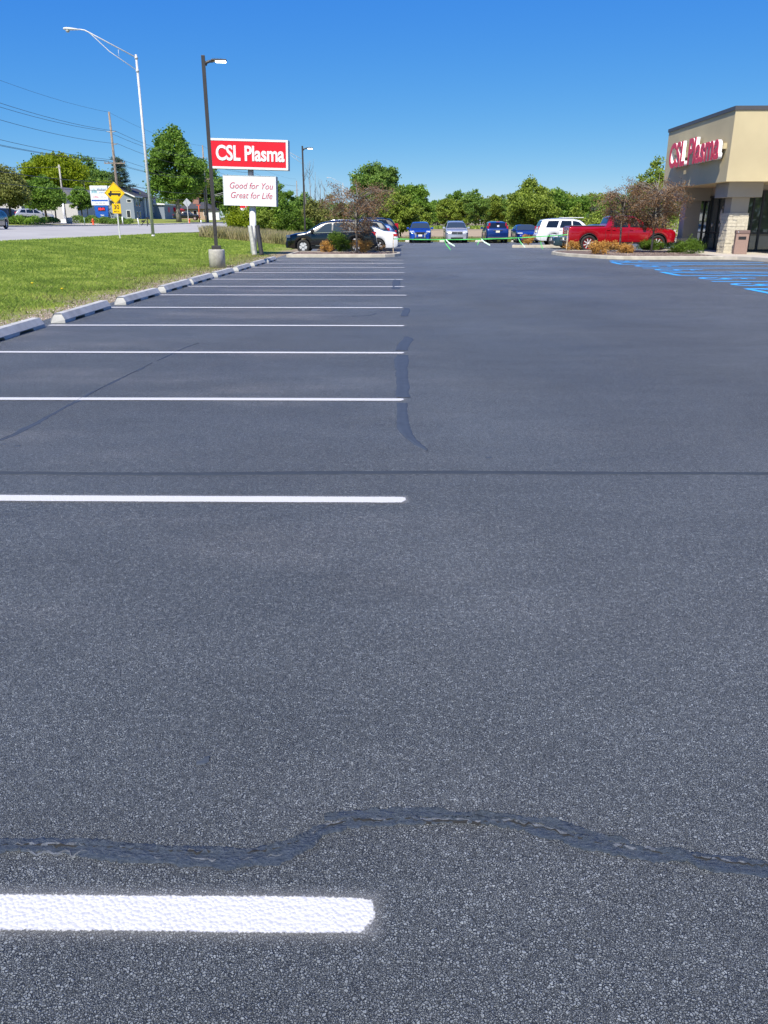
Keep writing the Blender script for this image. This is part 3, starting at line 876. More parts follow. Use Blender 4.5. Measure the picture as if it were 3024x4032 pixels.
L_mid = leaf_mat('leaf_mid_green', (0.081, 0.163, 0.024), (0.309, 0.480, 0.067), .4, (0.164, 0.292, 0.038))
L_dark = leaf_mat('leaf_dark_green', (0.076, 0.149, 0.029), (0.305, 0.447, 0.073), .35, (0.154, 0.267, 0.046))
L_lime = leaf_mat('leaf_lime', (0.165, 0.220, 0.011), (0.418, 0.484, 0.022), .45, (0.264, 0.341, 0.013))
L_ash = leaf_mat('leaf_yellow_green', (0.134, 0.199, 0.026), (0.429, 0.528, 0.084), .4, (0.255, 0.342, 0.045))
L_olive = leaf_mat('leaf_olive', (0.109, 0.132, 0.033), (0.373, 0.389, 0.105), .35, (0.217, 0.240, 0.059))
L_pine = leaf_mat('needle_dark', (0.030, 0.060, 0.030), (0.120, 0.180, 0.090), .1)
L_brown = leaf_mat('leaf_dead_brown', (0.13, 0.074, 0.036), (0.42, 0.26, 0.13), .25, (0.24, 0.14, 0.07))
L_gold = leaf_mat('dead_arborvitae', (0.391, 0.196, 0.040), (0.828, 0.506, 0.149), .3, (0.598, 0.333, 0.081))
L_shrub = leaf_mat('shrub_bright_green', (0.06, 0.12, 0.012), (0.22, 0.34, 0.04), .4, (0.12, 0.21, 0.02))

def at(px, Y): return ((px - 1512) / 3304 - .0253) * Y
# across the road, left
tree('street_tree', 'olive green pear tree at the far left edge of the photo', -46.5, 98, 6.9, 6.6, 1.7, L_olive, .24, 7000, 55, 'egg', trunk=.15, group='street trees across the road')
tree('street_tree', 'broad dark green pear tree beside the parked silver minivan', -46.8, 108.5, 6.5, 6.0, 1.5, L_mid, .24, 8000, 60, 'egg', trunk=.16, group='street trees across the road')
tree('street_tree', 'small dark tree just right of the broad pear tree', -49.5, 118, 5.6, 3.4, 1.7, L_dark, .22, 3500, 30, 'egg', trunk=.1, group='street trees across the road')
tree('street_tree', 'slim street tree over the parked white sedan beside the blue pylon sign', -47.5, 122.5, 5.6, 4.0, 1.7, L_mid, .22, 4000, 32, 'egg', trunk=.11, group='street trees across the road')
tree('sapling', 'small green sapling between the blue pylon sign and the wooden pole', -43.8, 121, 2.7, 1.6, .8, L_dark, .16, 700, 10, 'egg', trunk=.04, cat='tree')
tree('locust_tree', 'large lime green locust tree towering behind the street trees', -80, 193, 14.2, 17, 3.0, L_lime, .5, 11000, 70, 'round', trunk=.3, cs=.22)
tree('locust_tree', 'lower lime green locust tree left of the grey two storey house', at(385, 226), 226, 9.5, 14, 2.0, L_lime, .45, 6000, 45, 'round', trunk=.25)
for i, (px, Y, hh, cw, mm, lb) in enumerate([
    (60, 235, 12, 16, L_ash, 'pale yellow green tree far behind the left street tree'),
    (15, 190, 9, 14, L_ash, 'pale tree rising behind the left edge of the photo'),
    (175, 250, 18.5, 12, L_dark, 'dark maple showing above the left shoulder of the lime locust'),
    (262, 250, 19.0, 12, L_dark, 'dark maple showing above the top of the lime locust'),
    (322, 248, 18.3, 13, L_dark, 'tall dark maple right of the lime locust'),
    (372, 245, 15.0, 15, L_dark, 'dark maple above the pylon sign'),
    (425, 250, 14.0, 14, L_dark, 'dark maple behind the left wooden utility pole'),
    (745, 262, 17.0, 13, L_olive, 'olive tree just right of the big maple'),
    (800, 270, 17.5, 13, L_mid, 'green tree behind the second wooden utility pole'),
    (862, 265, 14.0, 14, L_dark, 'dark tree behind the bronze lamp post'),
    (915, 270, 13.5, 14, L_dark, 'dark tree behind the left half of the plasma sign'),
    (975, 275, 11.0, 15, L_dark, 'dark low tree behind the pylon of the plasma sign')]):
    lat = (px - 1512) / 3304 - .0253
    tree('background_tree', lb, lat * Y, Y, hh, cw, 2.0, mm, .55, 4200, 40, 'egg' if i % 2 else 'round', trunk=.25, group='background trees across the road')
bm_ = tree('maple_tree', 'big spreading maple with pale forked trunk across the road', -45, 166, 19.0, 12.6, 3.6, L_mid, .42, 15000, 95, 'egg', bark=M_barkg, trunk=.42, cs=.22, limbs=9)
# scruffy dark pine
def pine(x, y, h, label):
    root = thing('pine_tree', label, 'tree', (x, y, g(x, y)), 0)
    b = MB(); b.tube([(0, 0, 0), (0, 0, h * .6), (0, 0, h)], [.35, .22, .04], 8)
    P = []
    for k in range(26):
        zz = h * (.30 + .68 * k / 26); r = (1 - k / 27) ** .7 * 4.6 * random.uniform(.55, 1.1); a = k * 2.4
        e = Vector((r * math.cos(a), r * math.sin(a), zz + random.uniform(-.3, .7)))
        b.tube([(0, 0, zz), (e.x * .5, e.y * .5, zz + .1), e], [.07, .05, .02], 5)
        for q in np.linspace(.35, 1, 6):
            c = np.array([e.x * q, e.y * q, zz + (e.z - zz) * q])
            P.append(c + rng.normal(0, 1, (40, 3)) * np.array([.45, .45, .22]))
    b.build('trunk', M_bark, root)
    leaves_mesh('crown', np.concatenate(P), 0, .42, L_pine, root, .25)
pine(-68.5, 203, 13.5, 'sparse dark pine between the utility pole and the big maple')

# thicket behind the plasma sign and the parked cars, left of the lot
TH = [
 (948, 76, 2.9, 4.2, .2, L_lime, 'bright green bush left of the white sign pole', 2600, .16),
 (1010, 84, 3.6, 3.2, .3, L_mid, 'green bush just right of the white sign pole', 2600, .16),
 (1085, 74, 5.9, 3.0, .5, L_mid, 'tall narrow tree rising beside the slogan board', 4200, .15),
 (1122, 72, 5.6, 2.6, .4, L_mid, 'twin topped narrow tree left of the second bronze lamp post', 4000, .15),
 (1060, 72, 3.4, 3.4, .2, L_ash, 'yellow green undergrowth below the slogan board', 2600, .15),
 (1150, 70, 3.0, 3.4, .1, L_shrub, 'bright shrub at the foot of the second bronze lamp post', 2600, .14),
 (1235, 76, 4.1, 3.4, .3, L_olive, 'olive scrub tree right of the second bronze lamp post', 3400, .15),
 (1300, 80, 4.6, 4.0, .3, L_olive, 'grey olive willow scrub behind the black crossover', 3600, .15),
 (1365, 84, 3.9, 3.6, .3, L_ash, 'yellow green scrub between the dead tree and the oak', 3000, .15),
 (1185, 92, 5.2, 4.4, .3, L_dark, 'dark tree deep in the thicket behind the second bronze lamp post', 3000, .2)]
for px, Y, hh, cw, h0, mm, lb, nl, lf in TH:
    tree('thicket_tree', lb, at(px, Y), Y, hh, cw, h0, mm, lf, nl, 34, 'egg', trunk=.07, group='thicket beside the lot', cat='bush' if hh < 3.8 else 'tree', cs=.27)
# leafless grey saplings poking out of the scrub
for i, (px, Y, hh) in enumerate([(1203, 80, 6.6), (1222, 80, 6.9), (1240, 81, 6.0), (1262, 80, 5.4), (1285, 82, 5.0)]):
    b = MB()
    x = at(px, Y)
    b.tube([(0, 0, 0), (.05, 0, hh * .5), (random.uniform(-.2, .2), 0, hh)], [.06, .045, .01], 6)
    for k in range(9):
        z0 = hh * random.uniform(.35, .9); a = random.uniform(0, 6.28); r = random.uniform(.3, .9)
        b.tube([(0, 0, z0), (r * .5 * math.cos(a), r * .5 * math.sin(a), z0 + r * .7), (r * .7 * math.cos(a), r * .7 * math.sin(a), z0 + r * 1.5)], [.02, .014, .005], 4)
    o = b.build('bare_sapling', M_barkg); o.location = (x, Y, g(x, Y))
    tag(o, ORD[i] + ' from the left of the leafless grey saplings above the scrub', 'tree', 'leafless saplings')

# trees beyond the lot
tree('oak_tree', 'large dense dark green oak left of the parked blue crossover', at(1488, 150), 150, 12.0, 10.2, 1.0, L_dark, .33, 14000, 85, 'round', trunk=.4, cs=.22)
tree('oak_tree', 'small rounded green tree right of the large oak', at(1632, 155), 155, 8.4, 7.2, 1.0, L_mid, .33, 6500, 50, 'round', trunk=.25, cs=.25)
tree('young_tree', 'leafy yellow green young tree just beyond the lot, left of the blue crossover', at(1577, 81), 81, 4.9, 4.0, .5, L_ash, .17, 8000, 60, 'egg', trunk=.09, cs=.24)
tree('young_tree', 'slim yellow green young tree right beside the leafy one by the blue crossover', at(1635, 100), 100, 4.2, 3.6, .3, L_ash, .2, 3500, 34, 'egg', trunk=.08)
tree('young_tree', 'wide yellow green tree above the blue coupe', at(2080, 80), 80, 6.0, 5.7, .8, L_ash, .17, 12000, 80, 'egg', trunk=.12, cs=.22, limbs=9)
tree('young_tree', 'pale pyramidal tree above the white off-road wagon', at(2262, 92), 92, 4.1, 3.2, .3, L_ash, .17, 3400, 40, 'cone', trunk=.07)
tree('spruce_tree', 'small blue green spruce behind the pyramidal tree', at(2322, 105), 105, 3.9, 2.6, .2, L_pine, .2, 2200, 34, 'cone', trunk=.07)
tree('young_tree', 'low yellow green tree behind the red pickup bed', at(2362, 88), 88, 3.3, 3.8, .3, L_ash, .17, 3400, 40, 'egg', trunk=.07)
tree('young_tree', 'tall airy green tree behind the red pickup beside the building', at(2555, 66), 66, 6.9, 4.6, 1.0, L_ash, .15, 7000, 55, 'egg', trunk=.09, cs=.22, limbs=9, openness=.1)
# wood line beyond the field
WL = [(1690, 8.6), (1722, 9.4), (1757, 9.8), (1795, 12.4), (1838, 11.6), (1872, 13.2), (1912, 10.2), (1950, 10.8), (1995, 11.5), (2030, 10.2), (2170, 13.4), (2205, 12.0), (2240, 10.2), (2285, 11.0), (2330, 11.4), (2375, 11.0), (2420, 11.8), (2470, 12)]
kinds = [L_mid, L_dark, L_mid, L_mid, L_dark, L_mid, L_olive, L_mid, L_ash, L_ash, L_ash, L_ash]
wl_lab = ['shrubby', 'rounded', 'low', 'tall crested', 'bushy', 'tall domed', 'dull olive', 'leaning', 'pale', 'low pale', 'pointed', 'sloping', 'small', 'even', 'hazy', 'narrow', 'spreading', 'dense']
for i, (px, hh) in enumerate(WL):
    Y = 300 + 14 * math.sin(i * 2.3) - (90 if px > 2100 else 0) * .9
    hh *= (Y / 300) ** .9 * 1.02
    if px > 2100: hh *= 1.0
    tree('wood_edge_tree', wl_lab[i] + ' tree, number %d from the left in the wood line beyond the field' % (i + 1), at(px, Y), Y, hh, 8.5 + random.uniform(0, 2), .3, kinds[(i * 5) % 12] if px < 2100 else [L_ash, L_mid, L_ash][i % 3],   .45, 3800, 36, 'round', trunk=.2, group='wood line beyond the field', zoff=-.2)
# undergrowth / woods reading as one mass behind them
def wood_mass(name, x0, x1, y0, y1, h, n, m, leaf):
    x = rng.uniform(x0, x1, n); y = rng.uniform(y0, y1, n)
    top = h * (.86 + .10 * np.sin(x * .43) * np.sin(x * .171 + 1) + .04 * np.sin(x * 1.9))
    z = gz(x, y) + top * rng.random(n) ** .7
    leaves_mesh(name, np.stack([x, y, z], 1), 0, leaf, m, None)
    return tag(COL.objects[-1], kind='stuff')
wood_mass('undergrowth', 8, 48, 312, 330, 10.2, 15000, L_mid, .6)
wood_mass('undergrowth', 44, 80, 300, 325, 9.6, 12000, L_ash, .6)
wood_mass('distant_woods', 40, 90, 232, 262, 9.4, 16000, L_ash, .5)
wood_mass('woods', 22, 80, -58, -46, 9, 7000, L_mid, .9)
wood_mass('distant_woods', -110, -10, 290, 330, 8, 9000, L_dark, .9)
wood_mass('distant_woods', -150, -78, 215, 250, 7.5, 8000, L_olive, .8)
wood_mass('undergrowth', -14, -2.5, 86, 92, 2.3, 3500, L_mid, .22)
wood_mass('undergrowth', 14, 34, 84, 100, 2.6, 4500, L_ash, .22)

# dead purple-leaf trees in the beds: thin twiggy crowns
def dead_tree(x, y, h, r, label, n, base=.12, lo=1.3):
    root = thing('dead_tree', label, 'tree', (x, y, base), random.uniform(0, 6))
    b = MB(); P = []
    b.tube([(0, 0, 0), (.03, .02, h * .45), (-.03, 0, h * .75), (0, 0, h)], [.055, .045, .025, .006], 8)
    for k in range(n):
        z0 = lo * .8 + (h - lo) * random.random() * .8; a = random.uniform(0, 6.28); rr = r * random.uniform(.5, 1.05) * math.sqrt(max(.15, 1 - ((z0 - (lo + h) / 2) / ((h - lo) * .62)) ** 2))
        e = Vector((rr * math.cos(a), rr * math.sin(a), z0 + rr * random.uniform(-.15, .45)))
        m1 = Vector((e.x * .5, e.y * .5, z0 + rr * .28))
        b.tube([(0, 0, z0), m1, e], [.018, .011, .004], 4)
        for q in range(7):
            t = random.uniform(.3, 1); c = m1.lerp(e, t)
            dd = Vector((random.gauss(0, 1), random.gauss(0, 1), random.gauss(-.1, .6))).normalized() * random.uniform(.12, .4)
            b.tube([c, c + dd], [.006, .003], 3)
            kk = 13
            P.append(np.array(c + dd * .6) + rng.normal(0, 1, (kk, 3)) * np.array([.11, .11, .085]))
    b.build('trunk', M_barkg, root)
    leaves_mesh('crown', np.concatenate(P), 0, .062, L_brown, root, .6)
    return root
dead_tree(-2.42, 41.8, 3.35, 2.1, 'small dead tree with brown leaves in front of the black crossover', 100)
dead_tree(11.15, 43.4, 3.25, 1.75, 'dead brown tree in the mulch, the left one in front of the red pickup', 75, lo=1.6)
dead_tree(12.55, 42.6, 3.75, 1.75, 'dead brown tree in the mulch, the right one near the building column', 125, lo=1.4)

# shrubs
def shrub(name, label, x, y, r, h, m, leaf, n, base=.12, group=None, spiky=False):
    root = thing(name, label, 'shrub', (x, y, base), random.uniform(0, 6), group)
    P, cl = crown_points(0.0, h, r, 22, n, 'flat' if not spiky else 'egg', .36)
    P[:, 2] = np.clip(P[:, 2], .02, 9)
    b = MB()
    b.tube([(0, 0, -.06), (0, 0, .04)], .05, 8)
    for c in cl[::2]:
        b.tube([(c[0] * .04, c[1] * .04, 0), (c[0] * .6, c[1] * .6, c[2] * .6), (c[0], c[1], c[2])], [.012, .008, .003], 4)
    b.build('stems', M_bark, root)
    leaves_mesh('foliage', P, 0, leaf, m, root, .4)
    return root
def shr(px, py, r, h, label, kind, n=1300, Y=None):
    x, y = G(px, py, .13)
    if Y: x, y = at(px, Y), Y
    m = {'gold': L_gold, 'green': L_shrub, 'tan': L_brown}[kind]
    r *= 1.3; h *= 1.12; n = int(n * 1.4)
    shrub({'gold': 'dead_arborvitae', 'green': 'green_shrub', 'tan': 'dead_shrub'}[kind], label, x, y, r, h, m, .075, n, group={'gold': 'dead orange shrubs', 'green': 'green shrubs', 'tan': None}[kind])
shr(1280, 992, .32, .50, 'small dead orange shrub left of the green bush in front of the black crossover', 'gold', 900)
shr(1424, 993, .44, .56, 'wide dead orange shrub by the rear wheel of the black crossover', 'gold', 1300)
shr(1340, 990, .50, .95, 'leafy green bush in front of the black crossover', 'green', 2200)
shr(1498, 985, .26, .36, 'thin dead tan shrub at the tip of the left bed', 'tan', 160)
shr(2253, 985, .34, .44, 'dead orange shrub beside the wooden stake, leftmost of the right bed', 'gold', 1000)
shr(2335, 978, .42, .48, 'dead orange shrub below the rear wheel of the red pickup', 'gold', 1300)
shr(2358, 999, .46, .50, 'frontmost dead orange shrub of the right bed', 'gold', 1500)
shr(2408, 984, .40, .46, 'dead orange shrub behind the frontmost one', 'gold', 1300)
shr(2462, 996, .36, .44, 'rightmost dead orange shrub of the right bed', 'gold', 1200)
shr(2540, 983, .46, .62, 'green shrub hugging the trunk of the right dead tree', 'green', 1700)
shr(2583, 984, .40, .42, 'low green shrub below the front wheel of the red pickup', 'green', 1300)
shr(2662, 994, .48, .48, 'green shrub left of the largest one by the building', 'green', 1600)
shr(2722, 998, .55, .56, 'largest green shrub, next to the building column', 'green', 2200)
shr(2080, 962, .42, .60, 'dead orange shrub in the small kerbed bed by the blue coupe', 'gold', 900)
# hedges along the far car park
for i, (px, Y, ww, hh, lb) in enumerate([(50, 96, 5.0, 1.0, 'clipped hedge beside the far left street tree'), (95, 99, 4.6, .9, 'clipped hedge before the silver minivan'), (345, 118, 4.4, 1.15, 'dark juniper hedge left of the pylon sign'), (455, 118, 4.4, 1.05, 'dark juniper hedge right of the pylon sign'), (175, 112, 3, .8, 'dark low hedge behind the broad pear tree')]):
    x = at(px, Y) - .2
    root = thing('hedge', lb, 'hedge', (x, Y, g(x, Y)), 0, 'hedges across the road')
    n = 2600
    P = np.stack([rng.uniform(-ww / 2, ww / 2, n), rng.uniform(-1, 1, n), hh * rng.random(n) ** .5], 1)
    P[:, 2] *= .8 + .2 * np.sin(P[:, 0] * 3)
    leaves_mesh('foliage', P, 0, .16, L_dark if i > 1 else L_mid, root)
    for k in range(5):
        b = MB(); b.tube([(ww * (k / 4 - .5) * .9, 0, 0), (ww * (k / 4 - .5) * .9, .05, hh * .7)], .03, 5); b.build('stem', M_bark, root)

# ------------------------------------------------------------------ lettering
def text_mesh(s, size, ext=0.005, off=0.0, shear=0.0, align='CENTER', sx=1.0, spacing=1.0):
    c = bpy.data.curves.new('t', 'FONT'); c.body = s; c.size = size; c.extrude = ext; c.offset = off; c.shear = shear
    c.align_x = align; c.align_y = 'CENTER'; c.space_character = spacing; c.resolution_u = 4
    c.space_line = .95
    o = bpy.data.objects.new('t', c); COL.objects.link(o)
    bpy.context.view_layer.update()
    me = bpy.data.meshes.new_from_object(o.evaluated_get(bpy.context.evaluated_depsgraph_get()))
    bpy.data.objects.remove(o); bpy.data.curves.remove(c)
    me.materials.clear()
    if sx != 1.0:
        me.transform(Matrix.Diagonal((sx, 1, 1, 1)))
    return me
FACE_CAM = Matrix.Rotation(R(90), 4, 'X')        # text plane -> XZ plane, facing -Y
def put_text(name, s, size, m, parent, x, y, z, **kw):
    me = text_mesh(s, size, **kw)
    me.transform(Matrix.Translation((x, y, z)) @ FACE_CAM)
    me.name = name
    return mesh_obj(name, me, m, parent)

# ------------------------------------------------------------------ plasma pylon sign
M_red = pm('sign_red', (0.72, 0.012, 0.025), 0.3, var=0.02)
M_signw = pm('sign_white', (0.72, 0.74, 0.75), 0.35, var=0.02)
M_cab = pm('sign_cabinet_grey', (0.36, 0.37, 0.39), 0.45, var=0.05)
M_pink = pm('sign_lettering_pink', (0.55, 0.06, 0.12), 0.4, var=0.02)
ps = thing('pylon_sign', 'tall pylon sign, red panel over a white slogan board on a white pole', 'sign', (-7.93, 42.9, 0))
ps.rotation_euler = (0, R(1.6), 0)
b = MB(); b.tube([(0.02, .25, -.2), (0.02, .25, 2.37)], .165, 20); b.build('pole', M_whitep, ps)
b = MB(); b.tube([(-.02, .25, 3.75), (-.02, .25, 4.10)], .145, 18); b.build('upper_pole', M_cab, ps)
def cabinet(name, x0, x1, z0, z1, facem, bd, framem):
    b = MB(); b.bbox(x0, x1, -.06, .56, z0, z1, .015); cb = b.build(name, M_cab, ps)
    b = MB()
    b.box(x0, x1, -.10, -.062, z0, z0 + bd); b.box(x0, x1, -.10, -.062, z1 - bd, z1)
    b.box(x0, x0 + bd, -.10, -.062, z0 + bd, z1 - bd); b.box(x1 - bd, x1, -.10, -.062, z0 + bd, z1 - bd)
    b.build('frame', framem, cb)
    b = MB(); b.box(x0 + bd, x1 - bd, -.085, -.062, z0 + bd, z1 - bd); b.build('face_panel', facem, cb)
    return cb
c1 = cabinet('red_cabinet', -2.03, 1.93, 4.08, 5.46, M_red, .10, M_whitep)
put_text('lettering', 'CSL Plasma', .95, M_whitep, c1, .03, -.097, 4.77, off=.026, ext=.01, sx=.79, spacing=.98)
c2 = cabinet('slogan_cabinet', -1.38, 1.30, 2.37, 3.79, M_signw, .012, M_signw)
put_text('lettering', 'Good for You', .42, M_pink, c2, .02, -.092, 3.30, off=-.002, ext=.004, shear=.28, sx=.92)
put_text('lettering', 'Great for Life', .42, M_pink, c2, .02, -.092, 2.85, off=-.002, ext=.004, shear=.28, sx=.92)
# two spare stops propped on end against the pole
M_dkstop = pm('dark_rubber_stop', (0.035, 0.037, 0.045), 0.7, var=0.15)
def propped(label, m, x0, y0, tx, ty, s):
    o = mesh_obj('propped_wheel_stop', SM.copy(), None); o.data.materials.clear(); o.data.materials.append(m)
    o.scale = (s, .60, s)
    o.rotation_euler = (R(90), 0, 0)
    o.rotation_euler = (Matrix.Rotation(ty, 4, 'Y') @ Matrix.Rotation(tx, 4, 'X') @ Matrix.Rotation(R(90), 4, 'X')).to_euler()
    o.location = (x0, y0, 0)
    tag(o, label, 'wheel stop')
propped('grey concrete stop stood on end, leaning left across the white sign pole', M_stop, -7.72, 42.38, R(-7), R(-7.5), .95)
propped('black stop stood on end just right of the white sign pole', M_dkstop, -7.42, 42.75, R(-5), R(-7.5), .9)

# ------------------------------------------------------------------ bronze parking lot lamps
M_led = emit('lit_led', (1.0, 0.98, 0.92), 14)
def lot_lamp(x, y, label):
    t = thing('parking_lot_lamp', label, 'street lamp', (x, y, 0), 0, 'bronze parking lot lamps')
    b = MB(); b.lathe([(.30, -.15), (.30, .60), (.285, .64), (.0, .64)], None, 28); b.build('concrete_base', M_conc, t)
    b = MB(); b.bbox(-.16, .16, -.16, .16, .642, .77, .012); b.build('base_cover', M_bronze, t)
    b = MB(); b.bbox(-.062, .062, -.062, .062, .76, 7.02, .01); b.bbox(-.045, .045, -.078, -.060, 1.15, 1.42, .008); b.build('pole', M_bronze, t)
    b = MB(); b.tube([(.06, 0, 6.72), (.10, 0, 6.80), (.2, 0, 6.84), (.34, 0, 6.845)], [.055, .05, .045, .04], 10); b.build('arm', M_bronze, t)
    b = MB(); b.bbox(.28, .80, -.15, .15, 6.84, 6.90, .02)
    for k in range(7): b.box(.34 + k * .05, .35 + k * .05, -.11, .11, 6.90, 6.93)
    h = b.build('lamp_head', M_bronze, t)
    b = MB(); b.box(.42, .77, -.12, .12, 6.825, 6.838); b.build('lens', M_led, h)
    t.rotation_euler = (0, 0, R(8))
    return t
lot_lamp(-7.06, 30.9, 'near bronze square lamp post on a round concrete base, lit, between lawn and stalls')
lot_lamp(-7.86, 65.5, 'far bronze square lamp post behind the black crossover')

# ------------------------------------------------------------------ galvanised road lamps
def road_lamp(x, y, label, hh=11.45):
    z = g(x, y)
    t = thing('road_lamp', label, 'street lamp', (x, y, z), 0, 'silver road lamps')
    b = MB(); b.tube([(0, 0, -.1), (0, 0, hh)], [.115, .07], 14); b.lathe([(.13, 0), (.13, .14), (.0, .15)], Matrix.Translation((0, 0, 0)), 14); b.build('pole', M_galv, t)
    b = MB(); b.tube([(0, 0, hh - .18), (-3.0, 0, hh + 1.30), (-3.25, 0, hh + 1.42), (-3.5, 0, hh + 1.46), (-3.66, 0, hh + 1.47)], .038, 8)
    b.tube([(0, 0, hh - .95), (-1.75, 0, hh + .18), (-2.85, 0, hh + 1.18), (-3.0, 0, hh + 1.28)], .026, 8)
    b.tube([(-1.15, 0, hh - .31 + .62), (-1.15, 0, hh - .30)], .014, 6)
    b.build('arm', M_galv, t)
    for zz in (hh - .2, hh - .97):
        b = MB(); b.lathe([(.085, -.07), (.11, -.06), (.11, .06), (.085, .07)], Matrix.Translation((0, 0, zz)), 12); b.build('bracket', M_galv, t)
    M = Matrix.Translation((-4.16, 0, hh + 1.46)) @ Matrix.Rotation(R(3), 4, 'Y')
    b = MB(); vs = []; n = 14; prof = [(-.52, .02), (-.48, .11), (-.3, .15), (0, .14), (.3, .10), (.52, .06), (.56, .05)]
    for q, r in prof:
        for k in range(n):
            a = 2 * math.pi * k / n
            vs.append(M @ Vector((q, math.cos(a) * r * 1.1, math.sin(a) * r * (.75 if math.sin(a) > 0 else .45) + .02)))
    fs = [(i * n + k, i * n + (k + 1) % n, (i + 1) * n + (k + 1) % n, (i + 1) * n + k) for i in range(len(prof) - 1) for k in range(n)] + [tuple(range(n)), tuple((len(prof) - 1) * n + k for k in range(n))]
    b.add(vs, fs, True); hd = b.build('lamp_head', pm('lamp_housing', (.55, .57, .57), .5, var=.05), t)
    b = MB(); b.lathe([(.0, -.16), (.09, -.14), (.13, -.08), (.135, -.02)], Matrix.Translation((-4.39, 0, hh + 1.45)), 14); b.build('lens', pm('lamp_refractor', (.42, .43, .40), .3, var=.1), hd)
    return t
road_lamp(-18, 59.2, 'nearest tall silver road lamp with its arm over the road')
road_lamp(-18, 150.5, 'second silver road lamp, half hidden behind the far bronze post')
road_lamp(-18, 244.5, 'third silver road lamp, above the dead tree in the left bed')
road_lamp(-18, 334.0, 'farthest silver road lamp, its arm beside the large oak')

# ------------------------------------------------------------------ road signs
M_yel = pm('sign_yellow', (0.85, 0.53, 0.0), 0.35, var=0.03)
ws = thing('warning_sign', 'yellow diamond tanker truck warning sign above a 30 speed plate on a post', 'road sign', (-18, 52.2, g(-18, 52.2)))
b = MB(); b.box(-.04, .04, -.01, .03, -.2, 3.3); b.build('post', M_galv, ws)
s_ = .60
D = Matrix.Translation((-.02, -.03, 2.68)) @ Matrix.Rotation(R(45), 4, 'Y')
b = MB(); b.bbox(-.457, .457, -.006, .006, -.457, .457, .004, D); dm = b.build('diamond_plate', M_yel, ws)
b = MB()
for sgn in (-1, 1):
    b.box(-.43, .43, -.0085, -.006, sgn * .425 - .008, sgn * .425 + .008, D)
    b.box(sgn * .425 - .008, sgn * .425 + .008, -.0095, -.006, -.41, .41, D)
b.build('border', M_black, dm)
b = MB(); T = Matrix.Translation((-.02, -.04, 2.66))
b.prism([(-.40, -.09), (-.40, .02), (-.29, .05), (-.28, .15), (-.26, .15), (-.17, .15), (-.17, -.0), (.38, -.0), (.38, -.09), (.34, -.09)] + [(.26 + .07 * math.cos(R(a)), -.10 + .085 * math.sin(R(a))) for a in (0, -60, -120, -180)] + [(-.22, -.10)] + [(-.29 + .07 * math.cos(R(a)), -.10 + .085 * math.sin(R(a))) for a in (0, -60, -120, -180)] + [(-.40, -.10)], -.003, .003, 'y', T)
b.prism([(-.15, .0), (.36, .0), (.38, .03), (.38, .11), (.36, .14), (-.15, .14), (-.15, .115), (.345, .115), (.37, .11), (.37, .03), (.345, .02), (-.15, .02)], -.003, .003, 'y', T)
b.build('truck_symbol', M_black, dm)
b = MB(); b.bbox(-.27, .27, -.035, -.025, 1.50, 2.07, .004); pl = b.build('speed_plate', M_yel, ws)
put_text('lettering', '30', .36, M_black, pl, 0, -.040, 1.86, off=.003, ext=.002)
put_text('lettering', 'M.P.H.', .13, M_black, pl, 0, -.040, 1.61, off=.001, ext=.002)
# back of a diamond sign across the road
bs = thing('road_sign', 'grey back of a diamond sign on a post by the brick house', 'road sign', (-39.5, 152, g(-39.5, 152)))
b = MB(); b.box(-.05, .05, -.02, .02, 0, 3.4); b.build('post', M_galv, bs)
b = MB(); b.bbox(-.55, .55, .03, .05, -.55, .55, .004, Matrix.Translation((0, 0, 3.5)) @ Matrix.Rotation(R(45), 4, 'Y')); b.build('diamond_plate', pm('sign_back', (.42, .44, .46), .5, var=.08), bs)

# ------------------------------------------------------------------ utility poles and wires
PX = -41.0
def wooden_pole(x, y, h, label, arms, transformer=False):
    t = thing('utility_pole', label, 'utility pole', (x, y, g(x, y)), 0, 'wooden utility poles')
    b = MB(); b.tube([(0, 0, -.2), (0, 0, h)], [.24, .13], 10); b.build('pole', M_wood, t)
    for z, L, dx in arms:
        b = MB()
        if L > 1.5:
            b.box(dx - L / 2, dx + L / 2, -.19, -.07, z - .07, z + .07)
            for q in (-.47, -.3, .3, .47):
                b.lathe([(.03, .06), (.06, .1), (.035, .16), (.06, .2), (.02, .26)], Matrix.Translation((dx + q * L, -.13, z)), 8)
        else:
            b.tube([(dx - L / 2, 0, z + .06), (dx, 0, z - .04), (dx + L / 2, 0, z + .06)], [.03, .07, .03], 6)
        b.build('crossarm', M_wood if L > 1.5 else M_conc, t)
    if transformer:
        b = MB(); b.lathe([(.0, -.5), (.24, -.5), (.25, .4), (.2, .5), (.0, .52)], Matrix.Translation((-.0, -.45, h * .62)), 14); b.build('transformer', pm('transformer_grey', (.55, .57, .58), .4, var=.05), t)
    return t
wooden_pole(PX, 120, 14.6, 'nearest wooden utility pole, beside the yellow warning sign', [(12.1, 1.35, 0), (10.55, .9, .35), (8.1, 3.0, .1)])
wooden_pole(PX, 173.5, 14.6, 'second wooden utility pole with a white transformer can, left of the bronze lamp post', [(12.3, 1.8 - .3, .1), (10.5, 1.0, .35), (8.3, 3.2, .0)], True)
wooden_pole(PX, 226, 14.6, 'third wooden utility pole, showing between the two boards of the plasma sign', [(12.3, 1.4, .1), (10.9, 1.0, .3), (8.3, 3.0, .2)])
wooden_pole(PX, 320, 14.0, 'farthest wooden utility pole, in the scrub left of the second bronze lamp post', [(7.4, 4.0, -.5), (10.9, 1.0, .3)])
t = thing('utility_pole', 'slim grey service pole between the second wooden pole and the big maple', 'utility pole', (-39.6, 166, g(-39.6, 166)), 0)
b = MB(); b.tube([(0, 0, 0), (0, 0, 6.6)], [.14, .1], 8); b.build('pole', M_wood, t)
